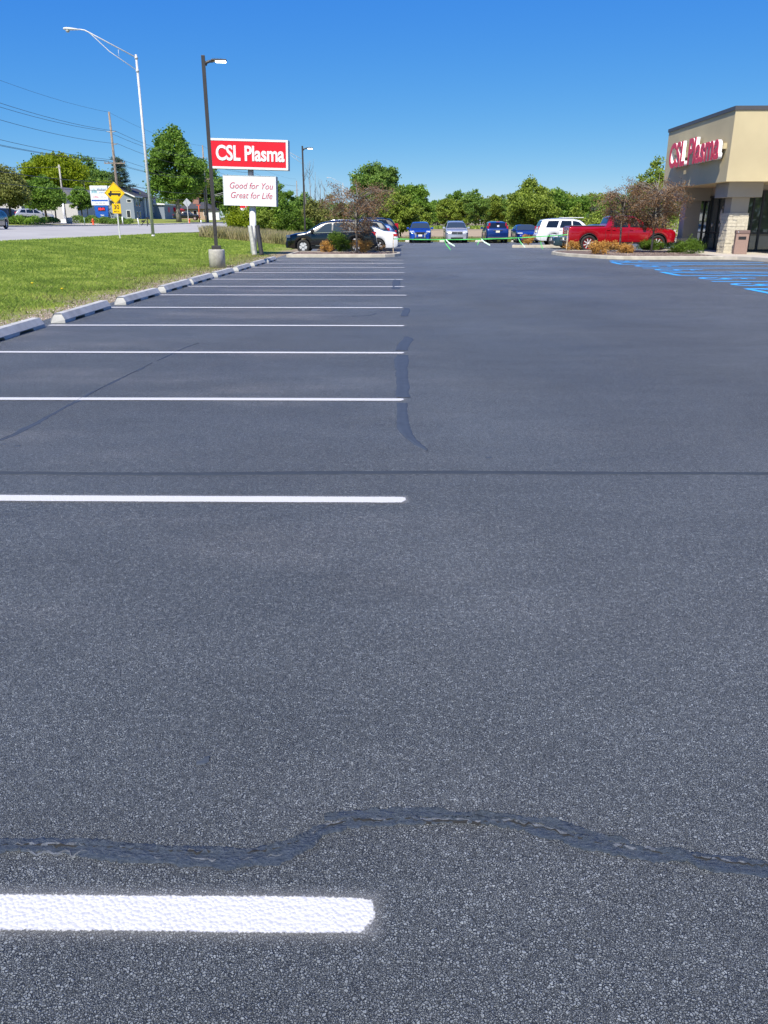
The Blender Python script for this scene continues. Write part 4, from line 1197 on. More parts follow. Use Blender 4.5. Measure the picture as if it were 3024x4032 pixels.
b = MB(); b.tube([(0, 0, 6.5), (-.6, .3, 6.7)], .03, 6); b.build('bracket', M_galv, t)
t = thing('utility_pole', 'short pale stub pole poking out of the trees above the broad pear tree', 'utility pole', (-62, 152, g(-62, 152)), 0)
b = MB(); b.tube([(0, 0, 0), (0, 0, 9.2)], [.2, .15], 8); b.build('pole', M_conc, t)
b = MB(); b.box(-.5, .3, -.1, .0, 8.7, 8.85); b.build('crossarm', M_conc, t)
for (px, Y, h, lb) in ((250, 128, 6.1, 'thin dark pole between the pear tree and the pylon sign, the left one'), (338, 126, 5.6, 'thin dark pole just left of the pylon sign')):
    x = at(px, Y); t = thing('thin_pole', lb, 'pole', (x, Y, g(x, Y)), 0, 'thin dark poles')
    b = MB(); b.tube([(0, 0, 0), (0, 0, h)], [.07, .05], 8); b.build('shaft', M_bronze, t)
    b = MB(); b.tube([(0, 0, h - .1), (-.5, 0, h)], .03, 6); b.build('arm', M_bronze, t)
def span(label, pts, rad=.022, sag=1.0, group='overhead lines along the road'):
    b = MB()
    for a, c in zip(pts[:-1], pts[1:]):
        a = Vector(a); c = Vector(c); n = 14
        q = [a.lerp(c, i / n) - Vector((0, 0, 4 * sag * (i / n) * (1 - i / n))) for i in range(n + 1)]
        b.tube(q, rad, 5, caps=False)
    return tag(b.build('power_line', M_wire), label, 'power line', group)
Zp = lambda y: g(PX, y)
YP = [66, 120, 173.5, 226, 320]
def line(dx, h, label, sag=.7, rad=.022):
    span(label, [(PX + dx, y, Zp(y) + (h[i] if hasattr(h, '__len__') else h)) for i, y in enumerate(YP)], rad, sag)
line(0, 14.55, 'topmost faint wire running over the tips of the wooden poles', .8, .014)
line(-.65, 12.2, 'left wire of the upper pair on the first crossarm of the poles', .8)
line(.65, 12.2, 'right wire of the upper pair on the first crossarm of the poles', .8)
line(.75, 10.6, 'single wire on the short second arm of the poles', .8)
line(-1.3, 8.4, 'outer left wire on the long crossarm of the poles', .6)
line(-.8, 8.4, 'inner left wire on the long crossarm of the poles', .6)
line(1.5, 8.4, 'right wire on the long crossarm of the poles', .6)
line(-.1, 5.6, 'thick telephone cable below the long crossarms', .5, .04)
line(-.1, 4.6, 'lowest telephone cable of the wooden poles', .6, .03)
span('service wire from the short stub pole down to the left edge', [(-62, 152, g(-62, 152) + 8.8), (-52, 80, 7.4)], .03, .4)
span('service wire slanting from the slim grey pole over the big maple trunk', [(-39.6, 166, g(-39.6, 166) + 6.5), (-60, 195, g(-60, 195) + 5.0)], .025, .3)
# steel mast arm stretching right of the second wooden pole
t = thing('mast_arm_lamp', 'pale steel arm with a brace showing between the bronze post and the slogan board', 'street lamp', (-38.9, 205, g(-38.9, 205)), 0)
b = MB(); b.tube([(0, 0, 0), (0, 0, 8.2)], [.14, .09], 8); b.build('pole', M_galv, t)
b = MB(); b.tube([(0, 0, 8), (-7.5, 0, 6.2)], .05, 6); b.tube([(0, 0, 7.0), (-7.3, 0, 6.0)], .04, 6); b.build('arm', M_galv, t)

# ------------------------------------------------------------------ pylon sign of the bank and small roadside things
M_blue2 = pm('sign_blue', (0.015, 0.10, 0.42), 0.4, var=0.05)
bx, by = -44.3, 119.0
t = thing('pylon_sign', 'blue and white pylon sign with a red digital clock across the road', 'sign', (at(397, by), by, g(-44, by)))
b = MB(); b.prism([(-.62, .0), (.42, .0), (.52, .75), (.85, .95), (.95, 2.45), (-1.0, 2.45), (-.90, .95), (-.52, .75)], -.2, .2, 'y'); b.build('blue_base', M_blue2, t)
b = MB(); b.prism([(-.5, -.2), (.45, -.2), (.5, .0), (-.5, .0)], -.35, .35, 'y'); b.build('plinth', M_conc, t)
b = MB(); b.bbox(-1.33, 1.17, -.25, .25, 2.47, 5.05, .04); cb = b.build('cabinet', pm('sign_cabinet_white', (.75, .77, .80), .4, var=.03), t)
def panel(x0, x1, z0, z1, m): 
    b = MB(); b.box(x0, x1, -.27, -.252, z0, z1); return b.build('face_panel', m, cb)
M_palep = pm('pale_panel', (.66, .72, .76), .4, var=.03)
p1 = panel(-1.24, 1.08, 4.0, 4.95, M_palep)
p2 = panel(-1.24, -.1, 3.32, 3.85, M_whitep); p3 = panel(-.03, 1.08, 3.32, 3.85, M_whitep); p4 = panel(-1.24, 1.08, 2.68, 2.92, M_whitep); p5 = panel(-1.24, 1.08, 3.02, 3.2, M_blue2)
put_text('lettering', 'Hobart', .55, pm('sign_navy', (.05, .09, .16), .5, var=0), p1, .38, -.275, 4.55, off=.004, ext=.002, sx=.85)
put_text('lettering', 'community', .2, M_blue2, p1, .42, -.275, 4.18, ext=.002)
b = MB()
for k, (x, h) in enumerate([(-1.05, .2), (-.9, .35), (-.72, .5), (-.55, .3), (-.42, .22)]):
    b.prism([(x - .07, 4.15), (x + .07, 4.15), (x + .05, 4.15 + h), (x - .02, 4.2 + h)], -.277, -.272, 'y')
b.build('emblem', pm('teal_print', (.08, .33, .36), .5, var=.1), p1)
b = MB(); b.box(-.95, -.72, -.276, -.272, 3.52, 3.62); b.box(-.66, -.46, -.276, -.272, 3.5, 3.66); b.box(-.4, -.2, -.276, -.272, 3.5, 3.62); b.build('print', M_pink, p2)
b = MB(); b.box(.08, .5, -.276, -.272, 3.52, 3.64); b.box(.55, .98, -.276, -.272, 3.52, 3.6); b.build('print', M_cab, p3)
b = MB(); b.box(-.75, -.35, -.276, -.272, 2.74, 2.84); b.box(-.25, .25, -.276, -.272, 2.74, 2.84); b.box(.35, .65, -.276, -.272, 2.74, 2.84); b.build('print', M_cab, p4)
b = MB(); b.box(-.48, .55, -.23, -.202, 1.72, 2.22); ck = b.build('clock_display', M_black, t)
put_text('digits', '10:11', .42, emit('red_led', (1.0, .03, .06), 1.6), ck, .02, -.24, 1.97, off=.008, ext=.003)
put_text('lettering', '7860', .26, M_whitep, t, .03, -.21, 1.15, off=.006, ext=.003)
# hydrant-like posts
M_or = pm('safety_orange', (.75, .10, .03), .5, var=.08)
def roadside(name, label, cat, px, Y, fn, m):
    x = at(px, Y); b = MB(); fn(b); o = b.build(name, m); o.location = (x, Y, g(x, Y)); return tag(o, label, cat)
def hyd(b):
    b.lathe([(.16, 0), (.16, .06), (.11, .08), (.11, .55), (.15, .57), (.15, .62), (.12, .7), (.05, .8), (.0, .82)], None, 12)
    b.tube([(-.2, 0, .45), (.2, 0, .45)], .06, 8)
roadside('fire_hydrant', 'orange hydrant at the kerb left of the pylon sign', 'hydrant', 355, 108, hyd, M_or)
roadside('fire_hydrant', 'small orange hydrant below the grey diamond sign back', 'hydrant', 741, 152, hyd, M_or)
roadside('marker_post', 'pale green marker post left of the orange hydrant', 'post', 321, 104, lambda b: b.tube([(0, 0, 0), (0, 0, .9)], .05, 8), pm('pale_green', (.30, .42, .34), .6))
roadside('marker_post', 'white leaning marker post on the verge right of the wooden pole', 'post', 537, 110, lambda b: b.tube([(0.05, 0, 0), (-.08, 0, 1.0)], .07, 8), M_whitep)
roadside('marker_post', 'white plastic guard at the foot of the nearest wooden pole', 'post', 474, 117, lambda b: b.tube([(0, 0, 0), (0, 0, 1.1)], .08, 8), M_whitep)
roadside('waste_drum', 'pale concrete drum beside the driveway across the road', 'bin', 260, 112, lambda b: b.lathe([(.38, 0), (.40, .75), (.36, .8), (.30, .8), (.28, .6), (.0, .6)], None, 16), M_conc)
roadside('banner_post', 'white upright post with a black foot by the slim street trees', 'post', 243, 116, lambda b: (b.tube([(0, 0, .5), (0, 0, 2.6)], .16, 8), b.box(-.4, .4, -.4, .4, 0, .5)), M_whitep)
roadside('red_post', 'slender red post with a grey cap in front of the brick house', 'post', 782, 180, lambda b: (b.tube([(0, 0, 0), (0, 0, 3.3)], .09, 8), b.box(-.5, .4, -.1, .1, 3.3, 3.42)), M_or)
roadside('white_post', 'short white post at the kerb near the brick house', 'post', 787, 155, lambda b: b.tube([(0, 0, 0), (0, 0, .6)], .12, 8), M_whitep)
def junk(b):
    b.box(-.5, -.1, -.1, .1, .5, .75); b.tube([(-.6, 0, .1), (0, .1, .8), (.5, 0, .2)], .05, 6); b.tube([(.2, 0, .0), (.35, 0, 1.0)], .06, 6); b.box(.15, .5, -.1, .1, .9, 1.15)
roadside('yard_ornament', 'black and orange yard ornament on the verge by the grey house', 'ornament', 565, 112, junk, M_black)

# ------------------------------------------------------------------ houses across the road
M_grey = pm('blue_grey_siding', (0.23, 0.27, 0.33), 0.8, var=0.05)
M_roof = pm('dark_shingle', (0.055, 0.055, 0.06), 0.9, var=0.2, scale=2)
M_trim = pm('white_trim', (0.78, 0.78, 0.76), 0.6, var=0.03)
M_brick = pm('tan_brick', (0.42, 0.30, 0.22), 0.9, var=0.15, scale=3)
def window(parent, x, y, z, w_, h_, axis, frame=.1):
    """axis 'y': faces -Y at y; axis 'x': faces +X at x"""
    b = MB(); c = MB()
    if axis == 'y':
        b.box(x - w_ / 2 - frame, x + w_ / 2 + frame, y - .06, y - .002, z - frame, z + h_ + frame); c.box(x - w_ / 2, x + w_ / 2, y - .075, y - .062, z, z + h_)
    else:
        b.box(x + .002, x + .06, y - w_ / 2 - frame, y + w_ / 2 + frame, z - frame, z + h_ + frame); c.box(x + .062, x + .075, y - w_ / 2, y + w_ / 2, z, z + h_)
    f = b.build('window', M_trim, parent); c.build('pane', M_glassd, f)
hx, hy = at(525, 198), 198
hz = g(hx, hy)
t = thing('grey_house', 'two storey blue grey house with white eaves across the road', 'house', (hx, hy, hz))
b = MB(); b.box(-9.6, 0, 0, 18, -.5, 5.1); b.prism([(-9.6, 5.1), (0, 5.1), (-4.8, 7.2)], 0.001, 18, 'y'); b.build('wall', M_grey, t)
b = MB()
for s in (1, -1):
    x0, x1 = (-4.8, .55) if s == 1 else (-4.8, -10.15)
    b.add([(x0, -.5, 7.36), (x1, -.5, 5.02), (x1, 18.5, 5.02), (x0, 18.5, 7.36), (x0, -.5, 7.22), (x1, -.5, 4.88), (x1, 18.5, 4.88), (x0, 18.5, 7.22)], [(0, 1, 2, 3), (4, 7, 6, 5), (0, 4, 5, 1), (1, 5, 6, 2), (2, 6, 7, 3)])
b.build('roof', M_roof, t)
b = MB()
for s in (1, -1):
    x0, x1 = (-4.8, .58) if s == 1 else (-4.8, -10.18)
    b.add([(x0, -.56, 7.34), (x1, -.56, 5.0), (x1, -.56, 4.72), (x0, -.56, 7.06), (x0, -.5, 7.34), (x1, -.5, 5.0), (x1, -.5, 4.72), (x0, -.5, 7.06)], [(0, 1, 2, 3), (0, 4, 5, 1), (2, 6, 7, 3), (1, 5, 6, 2)])
b.box(.56, .62, -.4, 5.5, 4.75, 5.0)
b.build('fascia_board', M_trim, t)
window(t, -1.0, 0, 3.7, .9, .55, 'y'); window(t, -1.4, 0, .35, .8, 1.5, 'y'); window(t, -8.2, 0, 2.9, 1.2, 1.2, 'y'); window(t, -5.2, 0, 2.9, 1.2, 1.2, 'y')
for yy in (2.2, 4.2, 12.5, 15): window(t, 0, yy, 2.9, .8, 1.6, 'x'); window(t, 0, yy, .3, .8, 1.3, 'x')
b = MB(); b.box(.3, .6, 7.2, 7.6, -.3, 4.8); b.box(.3, .6, 9.8, 10.2, -.3, 4.8); b.build('porch_column', M_trim, t)
b = MB(); b.box(.002, .05, 8.2, 9.2, .0, 2.3); b.build('door', pm('dark_door', (.03, .03, .035), .5), t)
# wooden deck with stairs at its left
t2 = thing('timber_deck', 'tan timber deck and stair at the left end of the grey house', 'deck', (hx - 9.8, hy - 1.5, hz))
b = MB(); b.box(-3.6, 0, -1, 1.6, 2.5, 2.7)
for k in range(13): b.box(-3.6 + k * .28, -3.5 + k * .28, -1.04, -.98, 2.7, 3.7)
b.box(-3.6, 0, -1.06, -.98, 3.7, 3.8); b.build('railing', pm('deck_timber', (.40, .32, .24), .85, var=.12), t2)
b = MB()
for k in range(10): b.box(-4.0 - k * .36, -3.6 - k * .36, -1, .4, 2.2 - k * .26, 2.5 - k * .26)
b.build('stair', pm('deck_timber', (.40, .32, .24), .85), t2)
b = MB()
for x in (-3.5, -1.8, -.1): b.box(x - .08, x + .08, -.95, -.8, -.4, 2.5)
b.build('post', pm('deck_timber', (.40, .32, .24), .85), t2)
# low annex with red awning
ax, ay = at(645, 214), 214
t = thing('low_annex', 'low pale blue building with white roof edge and red awning beside the big maple', 'building', (ax, ay, g(ax, ay)))
b = MB(); b.box(-12, 0, 0, 16, -.5, 3.4); b.build('wall', M_grey, t)
b = MB(); b.prism([(-12, 3.401), (.3, 3.401), (.3, 3.7), (-12, 4.6)], -.4, 16, 'y'); b.build('roof', M_trim, t)
b = MB(); b.prism([(.0, 3.0), (1.3, 2.4), (1.3, 1.9), (.0, 1.9)], 8.5, 15, 'y'); b.build('awning', M_red, t)
b = MB(); b.box(.002, .06, 3.2, 5.0, 1.7, 2.9); b.build('wall_sign', M_pink, t)
# brick ranch house
rx, ry = at(705, 236), 236
t = thing('brick_house', 'low tan brick ranch house with dark hipped roof and brick chimney', 'house', (rx, ry, g(rx, ry)))
b = MB(); b.box(0, 8.6, 0, 9, -.8, 2.7); b.build('wall', M_brick, t)
b = MB(); b.add([(-.6, -.6, 2.7), (9.2, -.6, 2.7), (9.2, 9.6, 2.7), (-.6, 9.6, 2.7), (3, 4.5, 4.5), (6.4, 4.5, 4.5), (-.6, -.6, 2.55), (9.2, -.6, 2.55), (9.2, 9.6, 2.55), (-.6, 9.6, 2.55)], [(0, 1, 5, 4), (1, 2, 5), (2, 3, 4, 5), (3, 0, 4), (0, 6, 7, 1), (1, 7, 8, 2), (2, 8, 9, 3), (3, 9, 6, 0)]); rf = b.build('roof', M_roof, t)
b = MB(); b.box(3.2, 4.9, 3, 4.2, 3.0, 5.6); b.build('chimney', pm('red_brick', (.34, .18, .13), .9, var=.1), rf)
for xx in (2.4, 4.4, 7.4): window(t, xx, 0, .8, 1.0, 1.3, 'y')
# tall shapes left of the driveway: shop behind street trees
sx_, sy_ = at(30, 135), 135
t = thing('low_shop', 'low pale shop with grey roof behind the parked silver minivan', 'building', (sx_, sy_, g(sx_, sy_)))
b = MB(); b.box(-8, 11, 0, 12, -.5, 3.0); b.build('wall', pm('pale_stucco', (.52, .50, .45), .9, var=.1), t)
b = MB(); b.prism([(-8.6, 3.0), (11.6, 3.0), (9, 4.8), (-6, 4.8)], -.5, 12.5, 'y'); b.build('roof', pm('grey_shingle', (.16, .16, .17), .9, var=.12), t)
window(t, 3, 0, .8, 2.2, 1.4, 'y'); window(t, -3, 0, .8, 2.2, 1.4, 'y')
# white shed and red roadside board beyond the sign pole
for (nm, lb, ct, px, Y, w_, h_, z0, m_) in (('white_shed', 'small white shed low behind the bronze lamp post', 'shed', 838, 230, 3.2, 2.2, 0, M_trim), ('billboard', 'red and white roadside board seen low behind the slogan board', 'sign', 962, 250, 2.4, 1.6, 2.6, M_whitep), ('far_house', 'tiny far house with grey gable right of the white sign pole', 'house', 1045, 190, 3.0, 1.7, .6, M_trim)):
    x = at(px, Y)
    t = thing(nm, lb, ct, (x, Y, g(x, Y)))
    b = MB(); b.box(-w_ / 2, w_ / 2, 0, 1.5 if nm != 'billboard' else .2, z0, z0 + h_); b.build('board' if nm == 'billboard' else 'wall', m_, t)
    if nm == 'billboard':
        b = MB(); b.box(-w_ / 2, w_ / 2, -.03, -.002, z0 + h_ * .55, z0 + h_); b.build('print', M_red, t)
        b = MB(); b.box(-.9, -.8, 0, .1, 0, z0); b.box(.8, .9, 0, .1, 0, z0); b.build('post', M_galv, t)
    else:
        b = MB(); b.prism([(-w_ / 2 - .2, z0 + h_), (w_ / 2 + .2, z0 + h_), (0, z0 + h_ + .9)], -.2, 1.7, 'y'); b.build('roof', M_roof, t)

# ------------------------------------------------------------------ the commercial building on the right
M_eifs = pm('cream_stucco', (0.54, 0.455, 0.27), 0.9, var=0.05, scale=.8, bump=.15, bscale=120, dirt=(0.48, 0.40, 0.24))
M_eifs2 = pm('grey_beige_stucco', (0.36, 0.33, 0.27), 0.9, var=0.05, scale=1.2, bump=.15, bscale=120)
M_stone = pm('split_face_stone', (0.56, 0.51, 0.40), 0.9, var=0.16, scale=9, bump=1.0, bscale=14)
M_cop = pm('coping_metal', (0.075, 0.072, 0.075), 0.5, var=0.05)
M_frame = pm('dark_anodised_frame', (0.012, 0.013, 0.016), 0.35, var=0.05)
M_mirror = pm('storefront_glass', (0.10, 0.12, 0.11), 0.02, metal=.5, var=0, spec=1.0)
M_rib = pm('standing_seam_metal', (0.36, 0.35, 0.33), 0.45, metal=.2, var=0.1)
M_shake = pm('brown_shingle', (0.13, 0.095, 0.085), 0.9, var=0.25, scale=6)
B = thing('plasma_centre', 'cream stucco shop building with stone columns, dark storefront glass and flat parapet', 'building', (0, 0, 0))
FX, FY, FE, Z0, Z1 = 14.95, 40.2, 49.85, 3.38, 6.37
b = MB()
b.prism([(FX, FY), (34, FY), (34, FY + 4.3), (FX + 2.2, FY + 4.3), (FX + 2.2, FE), (FX, FE)], Z0, Z1, 'z'); b.build('parapet_wall', M_eifs, B)
b = MB(); o_ = .05
b.prism([(FX - o_, FY - o_), (34, FY - o_), (34, FY + 4.3), (FX + 2.25, FY + 4.3), (FX + 2.25, FE + o_), (FX - o_, FE + o_)], Z1 + .001, Z1 + .17, 'z'); b.build('coping', M_cop, B)
for (cx, cy) in ((15.4, 41.0), (15.4, 47.6)):
    b = MB(); b.bbox(cx, cx + 1.65, cy, cy + 1.65, 2.72, Z0 - .002, .008); cp = b.build('capital', M_eifs2, B)
    b = MB(); b.bbox(cx + .40, cx + 1.25, cy + .40, cy + 1.25, .14, 2.718, .01); cl_ = b.build('column', M_eifs2, B)
    b = MB(); rs = random.Random(3)
    if cy < 44:
        z = .15; row = 0
        while z < 1.93:
            hh = .155; n = 3
            # each course: blocks with uneven faces
            for side in range(4):
                e = 0
                L = .95
                q = 0
                while q < L - .02:
                    wl = min(L - q, rs.choice([.2, .3, .42])); pr = rs.uniform(.0, .035)
                    x0, y0 = cx + .35, cy + .35
                    if side == 0: b.box(x0 + q + .004, x0 + q + wl - .004, y0 - pr, y0 + .06, z + .004, z + hh - .004)
                    if side == 1: b.box(x0 - pr, x0 + .06, y0 + q + .004, y0 + q + wl - .004, z + .004, z + hh - .004)
                    if side == 2: b.box(x0 + .89, x0 + .95 + pr, y0 + q + .004, y0 + q + wl - .004, z + .004, z + hh - .004)
                    if side == 3: b.box(x0 + q + .004, x0 + q + wl - .004, y0 + .89, y0 + .95 + pr, z + .004, z + hh - .004)
                    q += wl
            z += hh; row += 1
    else:
        b.bbox(cx + .36, cx + 1.29, cy + .36, cy + 1.29, .14, .75, .03)
    b.build('stone_base', M_stone, cl_)
# storefront: left wing faces the lot (-X), front faces -Y
def storefront(name, axis, c, a0, a1, z0, z1, mull, rail):
    gl = MB(); fr = MB()
    if axis == 'x': gl.box(c, c + .02, a0, a1, z0, z1)
    else: gl.box(a0, a1, c, c + .02, z0, z1)
    gp = gl.build(name, M_mirror, B)
    def bar(u0, u1, w0, w1, d=.06):
        if axis == 'x': fr.box(c - d, c - .002, u0, u1, w0, w1)
        else: fr.box(u0, u1, c - d, c - .002, w0, w1)
    for u, wd in mull: bar(u - wd / 2, u + wd / 2, z0, z1)
    for z, hd in rail: bar(a0, a1, z - hd / 2, z + hd / 2, .05)
    fr.build('mullions', M_frame, gp)
storefront('glass_wall', 'x', 17.0, 43.9, 50.0, .15, 2.95, [(43.95, .12), (44.75, .14), (45.2, .26), (46.2, .09), (47.3, .10), (48.4, .09), (49.94, .12)], [(.2, .1), (1.05, .06), (2.9, .12)])
storefront('glass_wall', 'y', 43.9, 17.0, 33.0, .15, 3.1, [(17.06, .12), (17.9, .08), (18.35, .10), (19.4, .08), (20.5, .1), (22, .1), (24, .1)], [(.2, .12), (1.05, .06), (3.05, .14)])
for zz, yy, ww, hh in ((1.95, 45.75, .34, .62), (1.45, 45.8, .2, .26), (1.45, 46.9, .2, .26), (2.35, 45.6, .14, .16)):
    b = MB(); b.lathe([(.0, -.004), (.5, -.004), (.5, .004), (.0, .004)], Matrix.Translation((16.992, yy, zz)) @ Matrix.Rotation(R(90), 4, 'Y') @ Matrix.Diagonal((hh, ww, 1, 1)), 16 if hh > .5 else 4)
    b.build('door_notice', pm('paper_notice', (.55, .50, .42), .7), B)
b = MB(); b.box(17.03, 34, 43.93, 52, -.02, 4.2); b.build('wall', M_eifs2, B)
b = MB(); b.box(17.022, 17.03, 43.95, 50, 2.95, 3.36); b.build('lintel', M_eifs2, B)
# brown mansard behind the parapet
b = MB(); b.add([(15.0, 49.92, 3.0), (17.2, 49.92, 4.9), (17.2, 50.6, 4.9), (15.0, 52.3, 3.0), (20, 49.92, 4.9), (20, 52.3, 4.2), (17.2, 52.3, 3.0), (15.0, 49.92, 2.86), (15.0, 52.3, 2.86), (20, 52.3, 2.86)], [(0, 1, 2, 3), (1, 4, 5, 2), (2, 5, 6, 3), (0, 3, 8, 7), (3, 6, 9, 8)])
b.build('mansard_roof', M_shake, B)
b = MB(); b.box(15.3, 15.5, 51.7, 51.9, .1, 2.9); b.box(15.3, 15.5, 50.2, 50.4, .1, 2.9); b.build('post', M_bronze, B)
# ribbed metal hip roof at the right
b = MB()
ex0, ey0, ez = 16.95, 38.4, 3.36
b.add([(ex0, ey0, ez), (34, ey0, ez), (34, 40.19, 5.3), (18.95, 40.19, 5.3), (ex0, 40.19, ez), (ex0, ey0, ez - .1), (34, ey0, ez - .1), (ex0, 40.19, ez - .1)], [(0, 1, 2, 3), (0, 3, 4), (0, 5, 6, 1), (0, 4, 7, 5)])
for k in range(44):
    x = ex0 + .25 + k * .4
    ytop = min(40.19, ey0 + (x - ex0) * .895)
    d = (ytop - ey0) / 1.79 * 1.96
    b.add([(x - .02, ey0, ez + .002), (x + .02, ey0, ez + .002), (x + .02, ytop, ez + d), (x - .02, ytop, ez + d), (x - .02, ey0, ez + .05), (x + .02, ey0, ez + .05), (x + .02, ytop, ez + d + .05), (x - .02, ytop, ez + d + .05)], [(4, 5, 6, 7), (0, 1, 5, 4), (0, 4, 7, 3), (1, 2, 6, 5)])
b.build('metal_hip_roof', M_rib, B)
# channel letters on the side wall
W = thing('wall_sign', 'red channel letters reading CSL Plasma with white edges on the shaded side wall', 'sign', (FX, 44.45, 4.93))
M_lred = pm('letter_face_red', (0.78, 0.02, 0.06), 0.35, var=0.04)
word = 'CSL Plasma'
# per letter advance measured from the font
probe = {}
def width(s):
    me = text_mesh(s, 1.0, ext=0, align='LEFT'); xs = [v.co.x for v in me.vertices]; r = (min(xs), max(xs)); bpy.data.meshes.remove(me); return r
TS = 1.80; TOT = 7.35
full = width(word); kx = TOT / ((full[1] - full[0]) * TS)
b = MB(); b.box(-.16, -.002, -3.75, 3.55, -.12, .12); b.build('raceway', M_eifs, W)
for i, ch in enumerate(word):
    if ch == ' ': continue
    a0 = width(word[:i + 1])[1] - (width(ch)[1] - 0) if i else 0
    for nm, ext, dep, off, mm in (('letter', .085, .245, .045, M_whitep), ('letter_face', .008, .339, .052, M_lred)):
        me = text_mesh(ch, TS, ext=ext, off=off, align='LEFT')
        me.transform(Matrix.Translation((a0 * TS, 0, 0)))
        # text x -> -Y (left end is far), text y -> Z, normal -> -X
        T = Matrix(((0, 0, -1, -dep), (-kx, 0, 0, TOT / 2 + full[0] * TS * kx), (0, .93, 0, 0), (0, 0, 0, 1)))
        me.transform(T); me.name = nm
        if nm == 'letter': lo = mesh_obj('letter', me, mm, W)
        else: mesh_obj('letter_face', me, mm, lo)
# litter bin
M_bin = pm('brown_aggregate', (0.30, 0.20, 0.16), 0.8, var=0.2, scale=60, bump=.4, bscale=90)
t = thing('litter_bin', 'square pinkish brown litter bin in front of the stone column', 'bin', (16.15, 40.45, .15), R(-14))
b = MB(); b.bbox(-.29, .29, -.29, .29, 0, .92, .015); b.build('body', M_bin, t)
b = MB(); b.bbox(-.31, .31, -.31, .31, .922, 1.08, .03); b.build('lid', pm('brown_lid', (.17, .11, .095), .6, var=.1), t)
b = MB(); b.box(-.17, .17, -.298, -.292, .66, .80); b.box(-.298, -.292, -.17, .17, .66, .80); b.build('opening', M_black, t)
b = MB(); b.tube([(-.2, -.312, 1.0), (-.2, -.32, 1.0)], .035, 10); b.build('ashtray', M_chrome, t)

# ------------------------------------------------------------------ stakes and green flagging tape
M_stake = pm('stake_wood', (0.62, 0.50, 0.34), 0.85, var=0.15)
def stake(px, py, h, label):
    x, y = G(px, py, .12)
    b = MB(); b.box(-.02, .02, -.018, .018, -.1, h); o = b.build('wooden_stake', M_stake); o.location = (x, y, .1); tag(o, label, 'stake', 'stakes holding the tape')
    return Vector((x, y, 0))
sA = stake(1548, 996, .88, 'wooden stake at the tip of the left bed')
sB = stake(2230, 986, 1.08, 'wooden stake at the tip of the right bed')
M_tape = pm('green_flagging_tape', (0.10, 0.58, 0.13), 0.45, var=0.05)
def ribbonline(pts, wd=.05):
    b = MB(); P = [Vector(p) for p in pts]
    for i, (a, c) in enumerate(zip(P[:-1], P[1:])):
        tw = .5 + .5 * math.sin(i * 1.3)
        u = Vector((0, .3 * wd * tw, wd * .5)); tw2 = .5 + .5 * math.sin((i + 1) * 1.3); u2 = Vector((0, .3 * wd * tw2, wd * .5))
        b.add([a - u, a + u, c + u2, c - u2], [(0, 1, 2, 3)])
    return b
a = Vector((sA.x, sA.y - .02, .80)); c = Vector((sB.x, sB.y - .02, .95))
pts = []
n = 40
knots = [.30, .47, .69, .83]
for i in range(n + 1):
    q = i / n; p = a.lerp(c, q); p.z -= 4 * .12 * q * (1 - q) ; p.y += 1.2 * math.sin(math.pi * q) * 0
    pts.append(p)
tp = thing('flagging_tape', 'bright green plastic tape strung between the two wooden stakes, with loose tails', 'tape', (0, 0, 0))
ribbonline([tuple(p) for p in pts], .042).build('strung_tape', M_tape, tp, recalc=False)
M_tapew = pm('pale_tape', (0.62, 0.80, 0.66), 0.5, var=0.1)
for q, dx, dz, m_ in ((.275, .55, -.62, M_tape), (.285, .75, -.40, M_tapew), (.475, -.22, -.36, M_tape), (.485, .75, -.38, M_tapew), (.70, .35, -.42, M_tape), (.70, .62, -.60, M_tapew), (.83, .18, -.75, M_tape), (.83, .32, -.8, M_tape)):
    p = a.lerp(c, q); p.z -= 4 * .12 * q * (1 - q)
    dx *= .62; dz *= .8; w1 = p + Vector((dx * .3, -.05, dz * .45)); e = p + Vector((dx, -.1, dz)); e.z = max(e.z, .03)
    ribbonline([p, (p + w1) / 2, w1, (w1 + e) / 2, e], .075).build('tape_tail', m_, tp, recalc=False)

# ------------------------------------------------------------------ vehicles
def paint(name, col, metal=.35, rough=.32):
    return pm(name, col, rough, metal=metal, var=0.03, coat=1.0)

def smooth_interp(xs, pts, sm):
    px = [p[0] for p in pts]; pz = [p[1] for p in pts]
    out = np.zeros(len(xs)); ws = np.array([1, 2, 3, 2, 1]) / 9
    for w_, d in zip(ws, np.linspace(-sm, sm, 5)):
        out += w_ * np.interp(np.clip(xs + d, px[0], px[-1]), px, pz)
    return out

